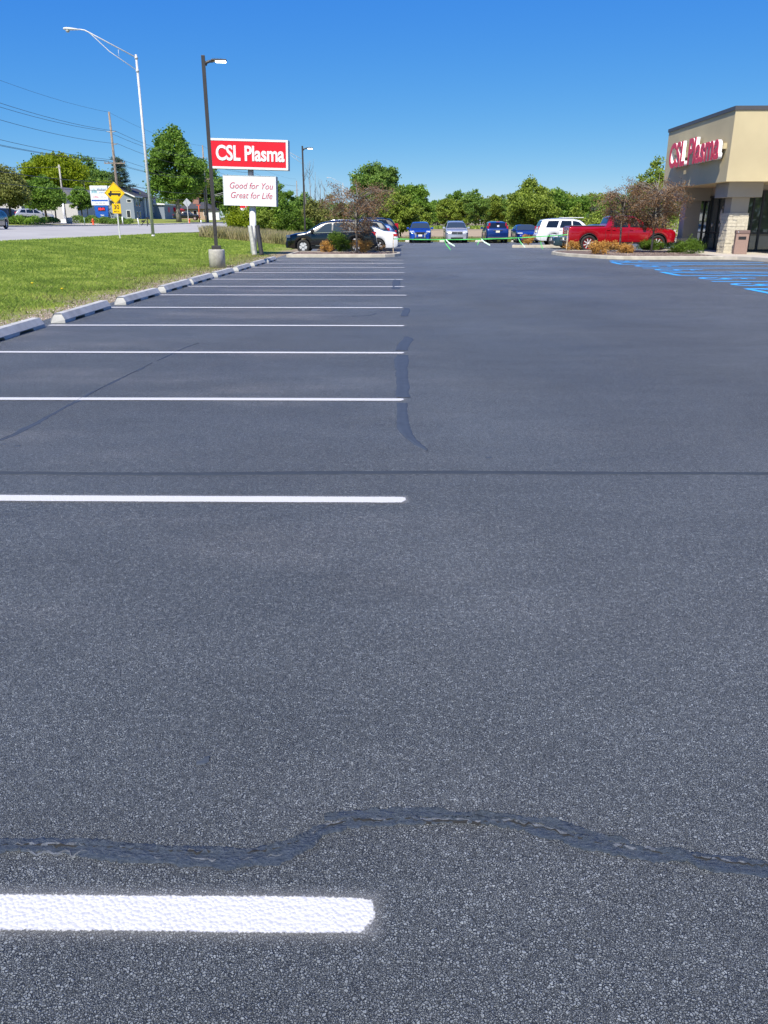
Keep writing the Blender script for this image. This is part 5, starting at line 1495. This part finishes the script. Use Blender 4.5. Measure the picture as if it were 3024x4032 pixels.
def vehicle(name, label, x, y, heading, S, body_m, group=None, z=0.004, open_bed=False):
    """S: spec dict; local +X is the nose. heading in degrees (0 = nose to +X)"""
    L, W, wb, fo, wr = S['L'], S['W'] / 2, S['wb'], S['fo'], S['wr']
    root = thing(name, label, S.get('cat', 'car'), (x, y, z), R(heading), group)
    top = S['top']; belt = S['belt']; zb = S.get('zb', .24)
    xc = (fo, fo + wb)                      # axle positions measured from the nose
    AR = wr + S.get('gap', .06)
    xs = set(np.linspace(0, L, 60)) | {0.0, .015, .04, .09, .15, L - .015, L - .04, L - .09, L - .15}
    for c in xc:
        for a in np.linspace(0, 180, 17): xs.add(c + AR * math.cos(R(a)))
        xs.add(c - AR - .006); xs.add(c + AR + .006)
    xs = np.array(sorted(v for v in xs if 0 <= v <= L))
    T = smooth_interp(xs, top, S.get('sm', .05)); Bz = np.interp(xs, [p[0] for p in belt], [p[1] for p in belt])
    def Wf(x_):
        f = 1.0
        fr_ = S.get('fr', .5); rr_ = S.get('rr', .45)
        if x_ < fr_: f -= S.get('ft', .20) * (1 - x_ / fr_) ** 2.4
        if x_ > L - rr_: f -= S.get('rt', .12) * ((x_ - L + rr_) / rr_) ** 2.4
        return W * f
    tumble = S.get('tumble', .42)
    rc = S.get('rc', .09)
    def sect(x_, t, b_):
        w_ = Wf(x_)
        low = zb
        if x_ < .25: low += S.get('fl', .05) * (1 - x_ / .25) ** 2
        if x_ > L - .3: low += S.get('rl', .10) * ((x_ - L + .3) / .3) ** 2
        for c in xc:
            if abs(x_ - c) < AR: low = max(low, wr + math.sqrt(AR * AR - (x_ - c) ** 2))
        r = min(rc, max(.03, (t - b_) * .5 + .04))
        bb = min(b_, t - r - .01)
        wr_ = w_ * .965 - max(0, (t - r - bb)) * tumble
        pts = [(0, low), (w_ * .8, low), (w_ * .945, low + .004)]
        for q, k in ((.12, .975), (.35, .995), (.6, 1.0), (.82, .992), (1, .965)):
            pts.append((w_ * k, low + (bb - low) * q))
        for q in (.25, .5, .75, 1): pts.append((w_ * .965 + (wr_ - w_ * .965) * q, bb + (t - r - bb) * q))
        for a in (22, 45, 62, 76, 84): pts.append((wr_ * math.cos(R(a)) ** .5, t - r + r * math.sin(R(a))))
        pts.append((0, t))
        return pts, bb, w_ * .965, wr_, r
    secs = []
    v = []; f = []
    for x_, t, b_ in zip(xs, T, Bz):
        p, bb, wb_, wr_, r = sect(x_, t, b_)
        secs.append((x_, t, bb, wb_, wr_, r))
        row = p + [(-a, c) for a, c in p[-2:0:-1]]
        v += [(L / 2 - x_, a, c) for a, c in row]
    k = len(row)
    for j in range(len(xs) - 1):
        for i in range(k):
            a = j * k + i; b_ = j * k + (i + 1) % k
            f.append((a, b_, b_ + k, a + k))
    f.append(tuple(range(k))); f.append(tuple((len(xs) - 1) * k + i for i in range(k - 1, -1, -1)))
    b = MB(); b.add(v, f, True)
    body = b.build('body', body_m, root)
    if hasattr(body.data, 'set_sharp_from_angle'): body.data.set_sharp_from_angle(angle=R(38))
    sx = np.array([s_[0] for s_ in secs]); col = [np.array([s_[i] for s_ in secs]) for i in range(6)]
    def at_(x_): return [float(np.interp(x_, sx, col[i])) for i in range(1, 6)]
    def side_y(x_, z_):
        t, bb, wb_, wr_, r = at_(x_)
        q = (z_ - bb) / max(.01, t - r - bb)
        if q < 0: return Wf(x_) * (.995 if z_ > .4 else .98)
        return wb_ + (wr_ - wb_) * min(1, q)
    def top_z(x_, y_):
        t, bb, wb_, wr_, r = at_(x_)
        return t - r + r * math.sqrt(max(0, 1 - min(1, abs(y_) / wr_) ** 4))
    # side windows
    for (x0b, x1b, x0t, x1t, *rest) in S['win']:
        zt_off = rest[0] if rest else .06
        for sgn in (1, -1):
            vs = []; nx_, nz_ = 10, 5
            for j in range(nz_ + 1):
                q = j / nz_
                for i in range(nx_ + 1):
                    p = i / nx_
                    x_ = (x0b + (x1b - x0b) * p) * (1 - q) + (x0t + (x1t - x0t) * p) * q
                    t, bb, wb_, wr_, r = at_(x_)
                    z0_, z1_ = bb + .035, max(bb + .04, t - r - zt_off + .02)
                    z_ = z0_ + (z1_ - z0_) * q
                    vs.append((L / 2 - x_, sgn * (side_y(x_, z_) + .010), z_))
            fs = [(j * (nx_ + 1) + i, j * (nx_ + 1) + i + 1, (j + 1) * (nx_ + 1) + i + 1, (j + 1) * (nx_ + 1) + i) for j in range(nz_) for i in range(nx_)]
            b = MB(); b.add(vs, fs, True); b.build('side_window', S.get('glass', M_glassd), root)
    # windscreen and rear window
    for nm, (x0, x1), uu in (('windscreen', S['ws'], .93), ('rear_window', S['rw'], S.get('rwu', .88))):
        if x0 is None: continue
        vs = []; nx_, ny_ = 8, 12
        for i in range(nx_ + 1):
            x_ = x0 + (x1 - x0) * i / nx_
            for j in range(ny_ + 1):
                u = -1 + 2 * j / ny_
                t, bb, wb_, wr_, r = at_(x_)
                yy = u * wr_ * uu
                out_ = .012
                vs.append((L / 2 - x_ + (out_ if nm == 'windscreen' else -out_), yy, top_z(x_, yy) + .008))
        fs = [(i * (ny_ + 1) + j, i * (ny_ + 1) + j + 1, (i + 1) * (ny_ + 1) + j + 1, (i + 1) * (ny_ + 1) + j) for i in range(nx_) for j in range(ny_)]
        b = MB(); b.add(vs, fs, True); b.build(nm, M_glassc if nm == 'windscreen' else S.get('glass', M_glassd), root)
    # dark underbody
    b = MB(); b.bbox(-L / 2 + .25, L / 2 - .25, -W * .62, W * .62, zb - .04, zb + .42, .04); b.box(L / 2 - xc[1] - .1, L / 2 - xc[0] + .1, -W * .86, W * .86, wr - .04, wr + .02) if False else None
    b.build('underbody', M_black, root)
    # wheels
    rim_r = wr * S.get('rim', .66)
    for c in xc:
        for sgn in (1, -1):
            M = Matrix.Translation((L / 2 - c, sgn * (W * .985 - .11), wr)) @ Matrix.Rotation(R(-90 * sgn), 4, 'X')
            b = MB(); b.lathe([(rim_r, -.11), (wr - .03, -.11), (wr, -.08), (wr, .08), (wr - .03, .11), (rim_r, .105), (rim_r - .01, .06)], M, 28, caps=False)
            wh = b.build('wheel', M_rubber, root)
            b = MB(); b.lathe([(rim_r, .10), (rim_r - .015, .108), (rim_r - .03, .08), (rim_r - .035, -.02), (0, -.02)], M, 28, caps=False)
            b2 = MB()
            ns = S.get('spokes', 5)
            for s_ in range(ns):
                A = M @ Matrix.Rotation(2 * math.pi * s_ / ns + .3, 4, 'Z')
                wd = rim_r * (1.15 / ns) * S.get('spw', 1)
                b2.prism([(.03, -wd * .6), (rim_r - .02, -wd), (rim_r - .02, wd), (.03, wd * .6)], .055, .095, 'z', A)
            b2.lathe([(.06, .05), (.06, .10), (.0, .105)], M, 12)
            rm = b2.build('rim', S.get('rimm', M_alloy), wh)
            b.build('rim_barrel', S['barm'] if S.get('barm') else pm('dark_rim_metal', (.05, .05, .055), .5, metal=.5), wh)  # barrel in one even dark metal unless the spec gives its own
            # black arch liner
    # lamps, grille, bumpers: small solids let into the ends
    def block(nm, m, x_, y0, y1, z0, z1, dep, rear=False, bev=.02, mirror=True, skew=0, par=None):
        for sgn in ((1, -1) if mirror else (1,)):
            b = MB()
            xx = L / 2 - x_ if not rear else -L / 2 + x_
            d0, d1 = (xx - dep, xx) if not rear else (xx, xx + dep)
            ya, yb = (sgn * y0, sgn * y1) if sgn > 0 else (-y1, -y0)
            Mx = Matrix.Identity(4)
            if skew:
                Mx = Matrix.Translation((xx, sgn * (y0 + y1) / 2, 0)) @ Matrix.Rotation(-sgn * R(skew) * (1 if not rear else -1), 4, 'Z') @ Matrix.Translation((-xx, -sgn * (y0 + y1) / 2, 0))
            b.bbox(d0, d1, min(ya, yb), max(ya, yb), z0, z1, min(bev, (z1 - z0) * .3, abs(y1 - y0) * .3), Mx)
            b.build(nm, m, par or root)
    for e in S.get('blocks', []):
        block(*e[:1], e[1], *e[2:8], **(e[8] if len(e) > 8 else {}))
    # mirrors
    mx = S.get('mirror', 1.25)
    if mx:
        zz = at_(mx)[1] + .10
        for sgn in (1, -1):
            b = MB(); yy = Wf(mx) * .965
            b.bbox(L / 2 - mx - .10, L / 2 - mx + .08, min(sgn * (yy + .03), sgn * (yy + .23)), max(sgn * (yy + .03), sgn * (yy + .23)), zz - .07, zz + .09, .035)
            b.box(L / 2 - mx - .04, L / 2 - mx + .03, min(sgn * (yy - .03), sgn * (yy + .05)), max(sgn * (yy - .03), sgn * (yy + .05)), zz - .05, zz - .01)
            b.build('mirror', S.get('mirm', body_m), root)
    # door gaps and handles
    for sgn in (1, -1):
        b = MB()
        for dx in S.get('doors', []):
            vs = []
            zz = np.linspace(zb + .12, at_(dx)[1] + .02, 8)
            for q in zz:
                yy = sgn * (Wf(dx) * np.interp((q - zb) / max(.01, at_(dx)[1] - zb), [0, .12, .35, .6, .82, 1], [.945, .975, .995, 1.0, .992, .965]) + .003)
                vs += [(L / 2 - dx - .006, yy, q), (L / 2 - dx + .006, yy, q)]
            b.add(vs, [(2 * i, 2 * i + 1, 2 * i + 3, 2 * i + 2) for i in range(7)])
        if b.v: b.build('door_gap', M_black, root)
        for dx in S.get('doors', [])[1:]:
            b = MB(); hz_ = at_(dx)[1] - .12; yy = Wf(dx) * .995
            b.bbox(L / 2 - dx + .05, L / 2 - dx + .23, min(sgn * (yy - .01), sgn * (yy + .03)), max(sgn * (yy - .01), sgn * (yy + .03)), hz_ - .015, hz_ + .015, .01); b.build('door_handle', S.get('handm', body_m), root)
    # bright sill / window trims
    for (nm, m_, x0, x1, zoff, hh) in S.get('trims', []):
        for sgn in (1, -1):
            vs = []; n_ = 16
            for i in range(n_ + 1):
                x_ = x0 + (x1 - x0) * i / n_; bb = at_(x_)[1]
                zc = bb + zoff if zoff > -.5 else zb + zoff + 1.0
                yy = sgn * (side_y(x_, zc) + .014)
                vs += [(L / 2 - x_, yy, zc - hh / 2), (L / 2 - x_, yy, zc + hh / 2)]
            b = MB(); b.add(vs, [(2 * i, 2 * i + 1, 2 * i + 3, 2 * i + 2) for i in range(n_)]); b.build(nm, m_, root)
    if S.get('rails'):
        x0, x1 = S['rails']
        for sgn in (1, -1):
            b = MB(); P = []
            for q in np.linspace(0, 1, 8):
                x_ = x0 + (x1 - x0) * q; P.append((L / 2 - x_, sgn * at_(x_)[3] * .86, top_z(x_, at_(x_)[3] * .86) + .055 * math.sin(math.pi * min(1, max(0, q))) ** .4 + .0))
            b.tube(P, .018, 6); b.build('roof_rail', S.get('railm', M_chrome), root)
    for fn in S.get('extra', []): fn(root, L, W, at_, top_z)
    return root

def front_set(W, z_l, z_g0, z_g1, grm=M_black, lw=.36, lh=.14, platem=None):
    w_ = W / 2
    e = [('headlight', M_lens, .07, w_ * .52, w_ * .52 + lw, z_l, z_l + lh, .22, dict(skew=16)),
         ('grille', grm, -.012, -w_ * .48, w_ * .48, z_g0, z_g1, .08, dict(mirror=False)),
         ('lower_grille', M_black, -.014, -w_ * .55, w_ * .55, .30, .44, .08, dict(mirror=False))]
    if platem: e.append(('number_plate', platem, -.04, -.155, .155, .50, .65, .03, dict(mirror=False, bev=.004)))
    return e
def rear_set(W, z0, z1, tw=.24, plate_z=.75, inset=.0, bumper=None):
    w_ = W / 2
    e = [('tail_lamp', M_tail, .06 + inset, w_ * .60, w_ * .60 + tw, z0, z1, .24, dict(rear=True, skew=14)),
         ('number_plate', M_plate, -.02, -.155, .155, plate_z, plate_z + .15, .04, dict(rear=True, mirror=False, bev=.004))]
    if bumper: e.append(('rear_bumper', bumper, -.05, -w_ * .82, w_ * .82, .36, .56, .2, dict(rear=True, mirror=False, bev=.05)))
    return e
M_plate = pm('number_plate', (.75, .72, .55), .5, var=.15, scale=30)
M_platew = pm('number_plate_white', (.75, .76, .78), .5, var=.15, scale=30)
M_dkgrey = pm('grey_plastic', (.06, .06, .065), .55)

def suv(L=4.89, W=1.83, H=1.69, wb=2.89, fo=.93, wr=.355, **kw):
    a = L / 4.89; h = H / 1.69
    S = dict(L=L, W=W, wb=wb, fo=fo, wr=wr, zb=.26,
             top=[(0, .70 * h), (.03, .84 * h), (.12, .93 * h), (.45 * a, 1.02 * h), (1.10 * a, 1.10 * h), (1.92 * a, 1.57 * h), (2.35 * a, 1.66 * h), (3.1 * a, H), (4.0 * a, 1.655 * h), (4.36 * a, 1.59 * h), (4.74 * a, 1.16 * h), (4.86 * a, 1.02 * h), (L, .72 * h)],
             belt=[(0, .84 * h), (1.1 * a, 1.03 * h), (3.5 * a, 1.10 * h), (L, 1.18 * h)],
             ws=(1.20 * a, 1.95 * a), rw=(4.40 * a, 4.72 * a),
             win=[(1.52 * a, 2.48 * a, 2.12 * a, 2.50 * a), (2.56 * a, 3.42 * a, 2.58 * a, 3.40 * a), (3.50 * a, 4.30 * a, 3.50 * a, 4.02 * a)],
             doors=[1.35 * a, 2.52 * a, 3.46 * a], mirror=1.45 * a, cat='car')
    S.update(kw); return S
def sedan(L=4.85, W=1.84, H=1.46, wb=2.8, fo=.95, wr=.335, **kw):
    a = L / 4.85; h = H / 1.46
    S = dict(L=L, W=W, wb=wb, fo=fo, wr=wr, zb=.20,
             top=[(0, .58 * h), (.03, .68 * h), (.15, .75 * h), (.6 * a, .86 * h), (1.3 * a, .96 * h), (2.12 * a, 1.37 * h), (2.6 * a, 1.45 * h), (3.1 * a, 1.445 * h), (3.5 * a, 1.36 * h), (4.12 * a, 1.12 * h), (4.6 * a, 1.08 * h), (4.78 * a, 1.03 * h), (L, .70 * h)],
             belt=[(0, .72 * h), (1.3 * a, .90 * h), (3.6 * a, .99 * h), (L, 1.05 * h)],
             ws=(1.38 * a, 2.14 * a), rw=(3.42 * a, 4.10 * a),
             win=[(1.62 * a, 2.52 * a, 2.2 * a, 2.54 * a), (2.60 * a, 3.62 * a, 2.62 * a, 3.30 * a)],
             doors=[1.4 * a, 2.56 * a, 3.45 * a], mirror=1.6 * a, cat='car')
    S.update(kw); return S

# black crossover, side on, nose to the left
def jfront(W): return front_set(W, .80, .66, .84, platem=None) + rear_set(W, .92, 1.10, .28, .78, bumper=M_black)
P_black = paint('paint_black', (0.006, 0.008, 0.010), .2, .22)
vehicle('parked_car', 'black crossover side on behind the small dead tree, nose to the left', -4.0, 45.75, 180,
        suv(blocks=jfront(1.83) + [('front_bumper', M_dkgrey, -.03, -.80, .80, .27, .60, .28, dict(mirror=False, bev=.07))], glass=M_glassc, spw=1.7, rails=(2.2, 4.1), handm=M_chrome, mirm=M_black,
            trims=[('window_trim', M_chrome, 1.5, 4.25, .005, .03), ('sill_trim', M_chrome, 1.6, 3.3, -.86, .025)]), P_black, 'cars parked nose left')
P_white = paint('paint_white', (0.78, 0.79, 0.80), .0, .3)
vehicle('parked_car', 'white sedan parked second in the left row, only its tail showing', -2.85, 48.7, 180,
        sedan(blocks=rear_set(1.84, .82, .96, .30, .62)), P_white, 'cars parked nose left')
P_navy = paint('paint_navy', (0.010, 0.018, 0.035), .3, .25)
vehicle('parked_car', 'dark navy low sedan parked third in the left row', -2.85, 51.6, 180,
        sedan(H=1.30, blocks=rear_set(1.84, .66, .76, .3, .5)), P_navy, 'cars parked nose left')
P_char = paint('paint_charcoal', (0.035, 0.038, 0.040), .5, .3)
vehicle('parked_car', 'charcoal crossover with curved rear quarter window, fourth in the left row', -3.35, 54.4, 180,
        suv(L=4.75, H=1.71, blocks=rear_set(1.83, .88, 1.22, .2, .8), trims=[('window_trim', M_chrome, 3.4, 4.2, .01, .025)], rails=(2.2, 4.1)), P_char, 'cars parked nose left')
vehicle('parked_car', 'blue hatchback peeking between the dark crossovers of the left row', -2.75, 57.3, 180,
        suv(L=4.4, W=1.78, H=1.52, wb=2.6, blocks=rear_set(1.78, .82, 1.05, .24, .7)), paint('paint_blue_hatch', (0.02, 0.06, 0.18)), 'cars parked nose left')
vehicle('parked_car', 'tall black sport wagon farthest in the left row with stacked red tail lamp', -3.0, 60.2, 180,
        suv(L=5.1, W=1.95, H=1.90, wb=2.95, wr=.39, blocks=rear_set(1.95, 1.0, 1.5, .16, .9, bumper=M_black), rails=(2.2, 4.3), railm=M_black), P_black, 'cars parked nose left')
# back row, seen end on
P_blue = paint('paint_bright_blue', (0.012, 0.075, 0.42), .5, .3)
def mits(root, L, W, at_, tz):
    b = MB()
    for s in (1, -1):
        b.prism([(s * .30, .70), (s * .62, .86), (s * .66, .83), (s * .42, .62), (s * .40, .42), (s * .34, .42)], L / 2 - .02, L / 2 + .022, 'x')
    b.build('chrome_shield', M_chrome, root)
vehicle('parked_car', 'bright blue crossover facing the camera, leftmost in the back row', 1.22, 69.6, -90,
        suv(L=4.35, W=1.79, H=1.63, wb=2.67, fo=.9, blocks=front_set(1.79, .80, .62, .84, lw=.34, lh=.12, platem=M_platew) + [('skid_plate', M_chrome, -.02, -.45, .45, .27, .33, .1, dict(mirror=False))], extra=[mits]), P_blue, 'cars in the back row')
P_silver = paint('paint_silver', (0.50, 0.51, 0.53), .45, .3)
def cross(root, L, W, at_, tz):
    b = MB(); b.box(L / 2 + .008, L / 2 + .03, -.40, .40, .755, .785); b.box(L / 2 + .008, L / 2 + .03, -.02, .02, .68, .86); b.build('grille_bar', M_chrome, root)
    b = MB(); b.lathe([(.19, -.012), (.205, 0), (.19, .012)], Matrix.Translation((.95, -.38, 1.12)) @ Matrix.Rotation(R(60), 4, 'Y'), 18); b.build('steering_wheel', pm('beige_cover', (.5, .46, .38), .7), root)
vehicle('parked_car', 'silver crossover with chrome cross grille facing the camera, second in the back row', 4.18, 69.7, -90,
        suv(rails=(2.2, 4.1), blocks=front_set(1.83, .77, .66, .86, lw=.36, lh=.17) + [('fog_lamp', M_lens, .02, .55, .68, .36, .46, .1, {})], extra=[cross]), P_silver, 'cars in the back row')
P_dblue = paint('paint_deep_blue', (0.008, 0.035, 0.17), .4, .28)
def crv(root, L, W, at_, tz):
    b = MB(); b.bbox(-L / 2 + .02, -L / 2 + .07, -.11, .05, 1.14, 1.36, .004, Matrix.Translation((.18, 0, 0))); b.build('window_sticker', M_whitep, root)
    b = MB(); b.bbox(-L / 2 - .03, -L / 2 + .05, -.38, .38, .96, 1.0, .01); b.build('chrome_strip', M_chrome, root)
    b = MB(); b.bbox(-L / 2 + .28, -L / 2 + .40, -.14, .14, 1.60, 1.64, .01); b.build('brake_lamp', M_tail, root)
vehicle('parked_car', 'dark blue crossover seen from behind with tall red tail lamps, third in the back row', 7.42, 69.4, 90,
        suv(L=4.55, W=1.82, H=1.66, wb=2.62, fo=.92, blocks=[('tail_lamp', M_tail, .12, .70, .82, .98, 1.30, .26, dict(rear=True, skew=14)), ('tail_lamp', M_tail, .24, .60, .69, 1.28, 1.54, .22, dict(rear=True, skew=14)), ('number_plate', M_plate, -.02, -.155, .155, .80, .95, .04, dict(rear=True, mirror=False, bev=.004))] + [('rear_bumper', M_dkgrey, -.03, -.80, .80, .30, .46, .15, dict(rear=True, mirror=False, bev=.04))], extra=[crv]), P_dblue, 'cars in the back row')
vehicle('parked_car', 'low deep blue coupe facing the camera, fourth in the back row', 9.95, 69.7, -90,
        sedan(H=1.43, blocks=front_set(1.86, .70, .50, .66, lw=.38, lh=.10)), paint('paint_coupe_blue', (0.012, 0.04, 0.26), .5, .28), 'cars in the back row')
# right-hand cars
def rack(root, L, W, at_, tz):
    b = MB(); b.bbox(-.75, .75, -.55, .55, 1.86, 1.90, .015); b.build('roof_rack', M_whitep, root)
vehicle('parked_car', 'white off-road wagon with dark glass and roof rack behind the red pickup', 11.55, 58.8, 0,
        suv(L=4.82, W=1.92, H=1.82, wb=2.79, fo=.9, wr=.39, zb=.38,
            top=[(0, .85), (.05, 1.02), (.2, 1.12), (.5, 1.16), (1.25, 1.22), (1.86, 1.70), (2.3, 1.80), (3.3, 1.82), (4.3, 1.79), (4.52, 1.74), (4.70, 1.25), (4.78, 1.1), (4.82, .75)],
            belt=[(0, 1.0), (1.2, 1.16), (L_ if (L_ := 4.82) else 0, 1.22)], ws=(1.32, 1.86), rw=(4.53, 4.69),
            win=[(1.5, 2.42, 2.0, 2.44), (2.5, 3.34, 2.52, 3.18), (3.52, 4.28, 3.36, 4.10)],
            blocks=rear_set(1.92, 1.08, 1.32, .22, .92) + [('rear_bumper', P_white, -.06, -.82, .82, .50, .78, .2, dict(rear=True, mirror=False, bev=.05))], rails=(2.2, 4.2), extra=[rack], gap=.09), P_white, 'cars parked nose right')
P_teal = paint('paint_teal_grey', (0.035, 0.075, 0.095), .5, .3)
vehicle('parked_car', 'dark teal grey sedan nosing left between the white wagon and the red pickup', 11.75, 53.6, 180,
        sedan(L=4.75, H=1.47, blocks=front_set(1.82, .70, .52, .68, lw=.36, lh=.16, platem=M_platew) + [('fog_lamp', M_lens, .03, .60, .78, .36, .46, .12, {})]), P_teal, None)
# red pickup
def bedfn(root, L, W, at_, tz):
    b = MB(); b.bbox(-L / 2 + .06, -L / 2 + 2.02, -W * .86, W * .86, 1.385, 1.415, .01); b.build('bed_cover', pm('tonneau_grey', (.10, .10, .11), .6), root)
    b = MB(); b.bbox(-L / 2 - .14, -L / 2 + .02, -.95, .95, .58, .82, .05); b.build('rear_bumper', M_chrome, root)
    b = MB(); b.bbox(L / 2 - .08, L / 2 + .10, -.92, .92, .58, .82, .05); b.build('front_bumper', M_chrome, root)
    b = MB()
    for x0, c in ((L / 2 - 1.02, 0), (L / 2 - 1.02 - 3.86, 0)):
        for s in (1, -1):
            P = [(x0 + .53 * math.cos(R(a)), s * (W - .008), .45 + .53 * math.sin(R(a))) for a in range(0, 181, 15)]
            b.tube(P, .022, 6)
    b.build('arch_trim', M_black, root)
M_rimred = pm('red_rim_insert', (.45, .02, .03), .3, metal=.3)
M_pred = paint('paint_red', (0.40, 0.003, 0.014), .25, .2)
S = dict(L=6.0, W=2.02, wb=3.86, fo=1.02, wr=.45, zb=.48, rim=.66, spokes=8, spw=.8, barm=M_rimred, gap=.09, fr=.35, ft=.12, rr=.1, rt=.03, fl=.05, rl=.02, sm=.035, tumble=.32, rc=.08,
         top=[(0, .95), (.04, 1.15), (.2, 1.22), (.7, 1.28), (1.50, 1.34), (2.18, 1.86), (2.5, 1.94), (3.1, 1.96), (3.62, 1.93), (3.78, 1.88), (3.92, 1.40), (3.98, 1.385), (5.9, 1.385), (5.97, 1.37), (6.0, 1.30)],
         belt=[(0, 1.08), (1.5, 1.27), (3.95, 1.30), (6.0, 1.32)], ws=(1.58, 2.2), rw=(3.79, 3.90), rwu=.8,
         win=[(1.78, 2.62, 2.36, 2.64), (2.74, 3.55, 2.76, 3.50)], doors=[1.55, 2.68, 3.66, 3.97], mirror=1.85, mirm=M_chrome, cat='pickup truck',
         blocks=[('headlight', M_lens, .05, .62, .90, .92, 1.16, .16, dict(skew=8)), ('grille', M_chrome, -.02, -.56, .56, .86, 1.16, .08, dict(mirror=False)),
                 ('tail_lamp', M_tail, -.012, .80, .985, .92, 1.30, .22, dict(rear=True)), ('number_plate', M_plate, -.17, -.155, .155, .62, .76, .04, dict(rear=True, mirror=False, bev=.004))],
         extra=[bedfn], trims=[('side_step', M_black, 1.6, 3.9, -.97, .05)])
vehicle('pickup_truck', 'glossy red crew cab pickup side on, nose to the right, behind the dead trees', 12.25, 48.3, 0, S, M_pred)
# across the road
def far_car(label, px, Y, heading, S, m, zadd=.0, group='cars across the road'):
    x = at(px, Y)
    return vehicle('parked_car', label, x, Y, heading, S, m, group, z=g(x, Y) + .05 + zadd)
far_car('silver minivan with red lamps parked beyond the hedges across the road', 124, 116, 25, suv(L=5.0, H=1.75, W=1.95, wb=3.0, blocks=rear_set(1.95, 1.0, 1.3, .2)), P_silver)
far_car('dark parked car with a red lamp at the far left behind the hedge', 22, 116, 20, suv(H=1.7, blocks=rear_set(1.83, .9, 1.2, .2)), P_navy)
far_car('low dark car roof between the dark car and the silver minivan', 70, 124, 15, sedan(blocks=rear_set(1.84, .8, .95, .3)), P_char)
far_car('white sedan parked in front of the deck across the road', 335, 150, 15, sedan(L=4.7, blocks=rear_set(1.84, .8, .95, .3)), P_white)
far_car('black pickup parked behind the maple trunk', 732, 196, 5, S, paint('paint_black_truck', (.012, .013, .016)))
far_car('small dark car beside the driveway across the road', 277, 140, 60, suv(L=4.3, W=1.8, H=1.6, wb=2.6, blocks=rear_set(1.8, .9, 1.2, .2)), P_char)
vehicle('moving_car', 'dark blue hatchback driving on the road, cut off by the left edge of the photo', -33.9, 67.6, -82, suv(L=4.3, W=1.8, H=1.50, wb=2.6, blocks=rear_set(1.8, .85, 1.05, .24, .7)), P_navy, None, z=g(-33.9, 67.6) + .03)
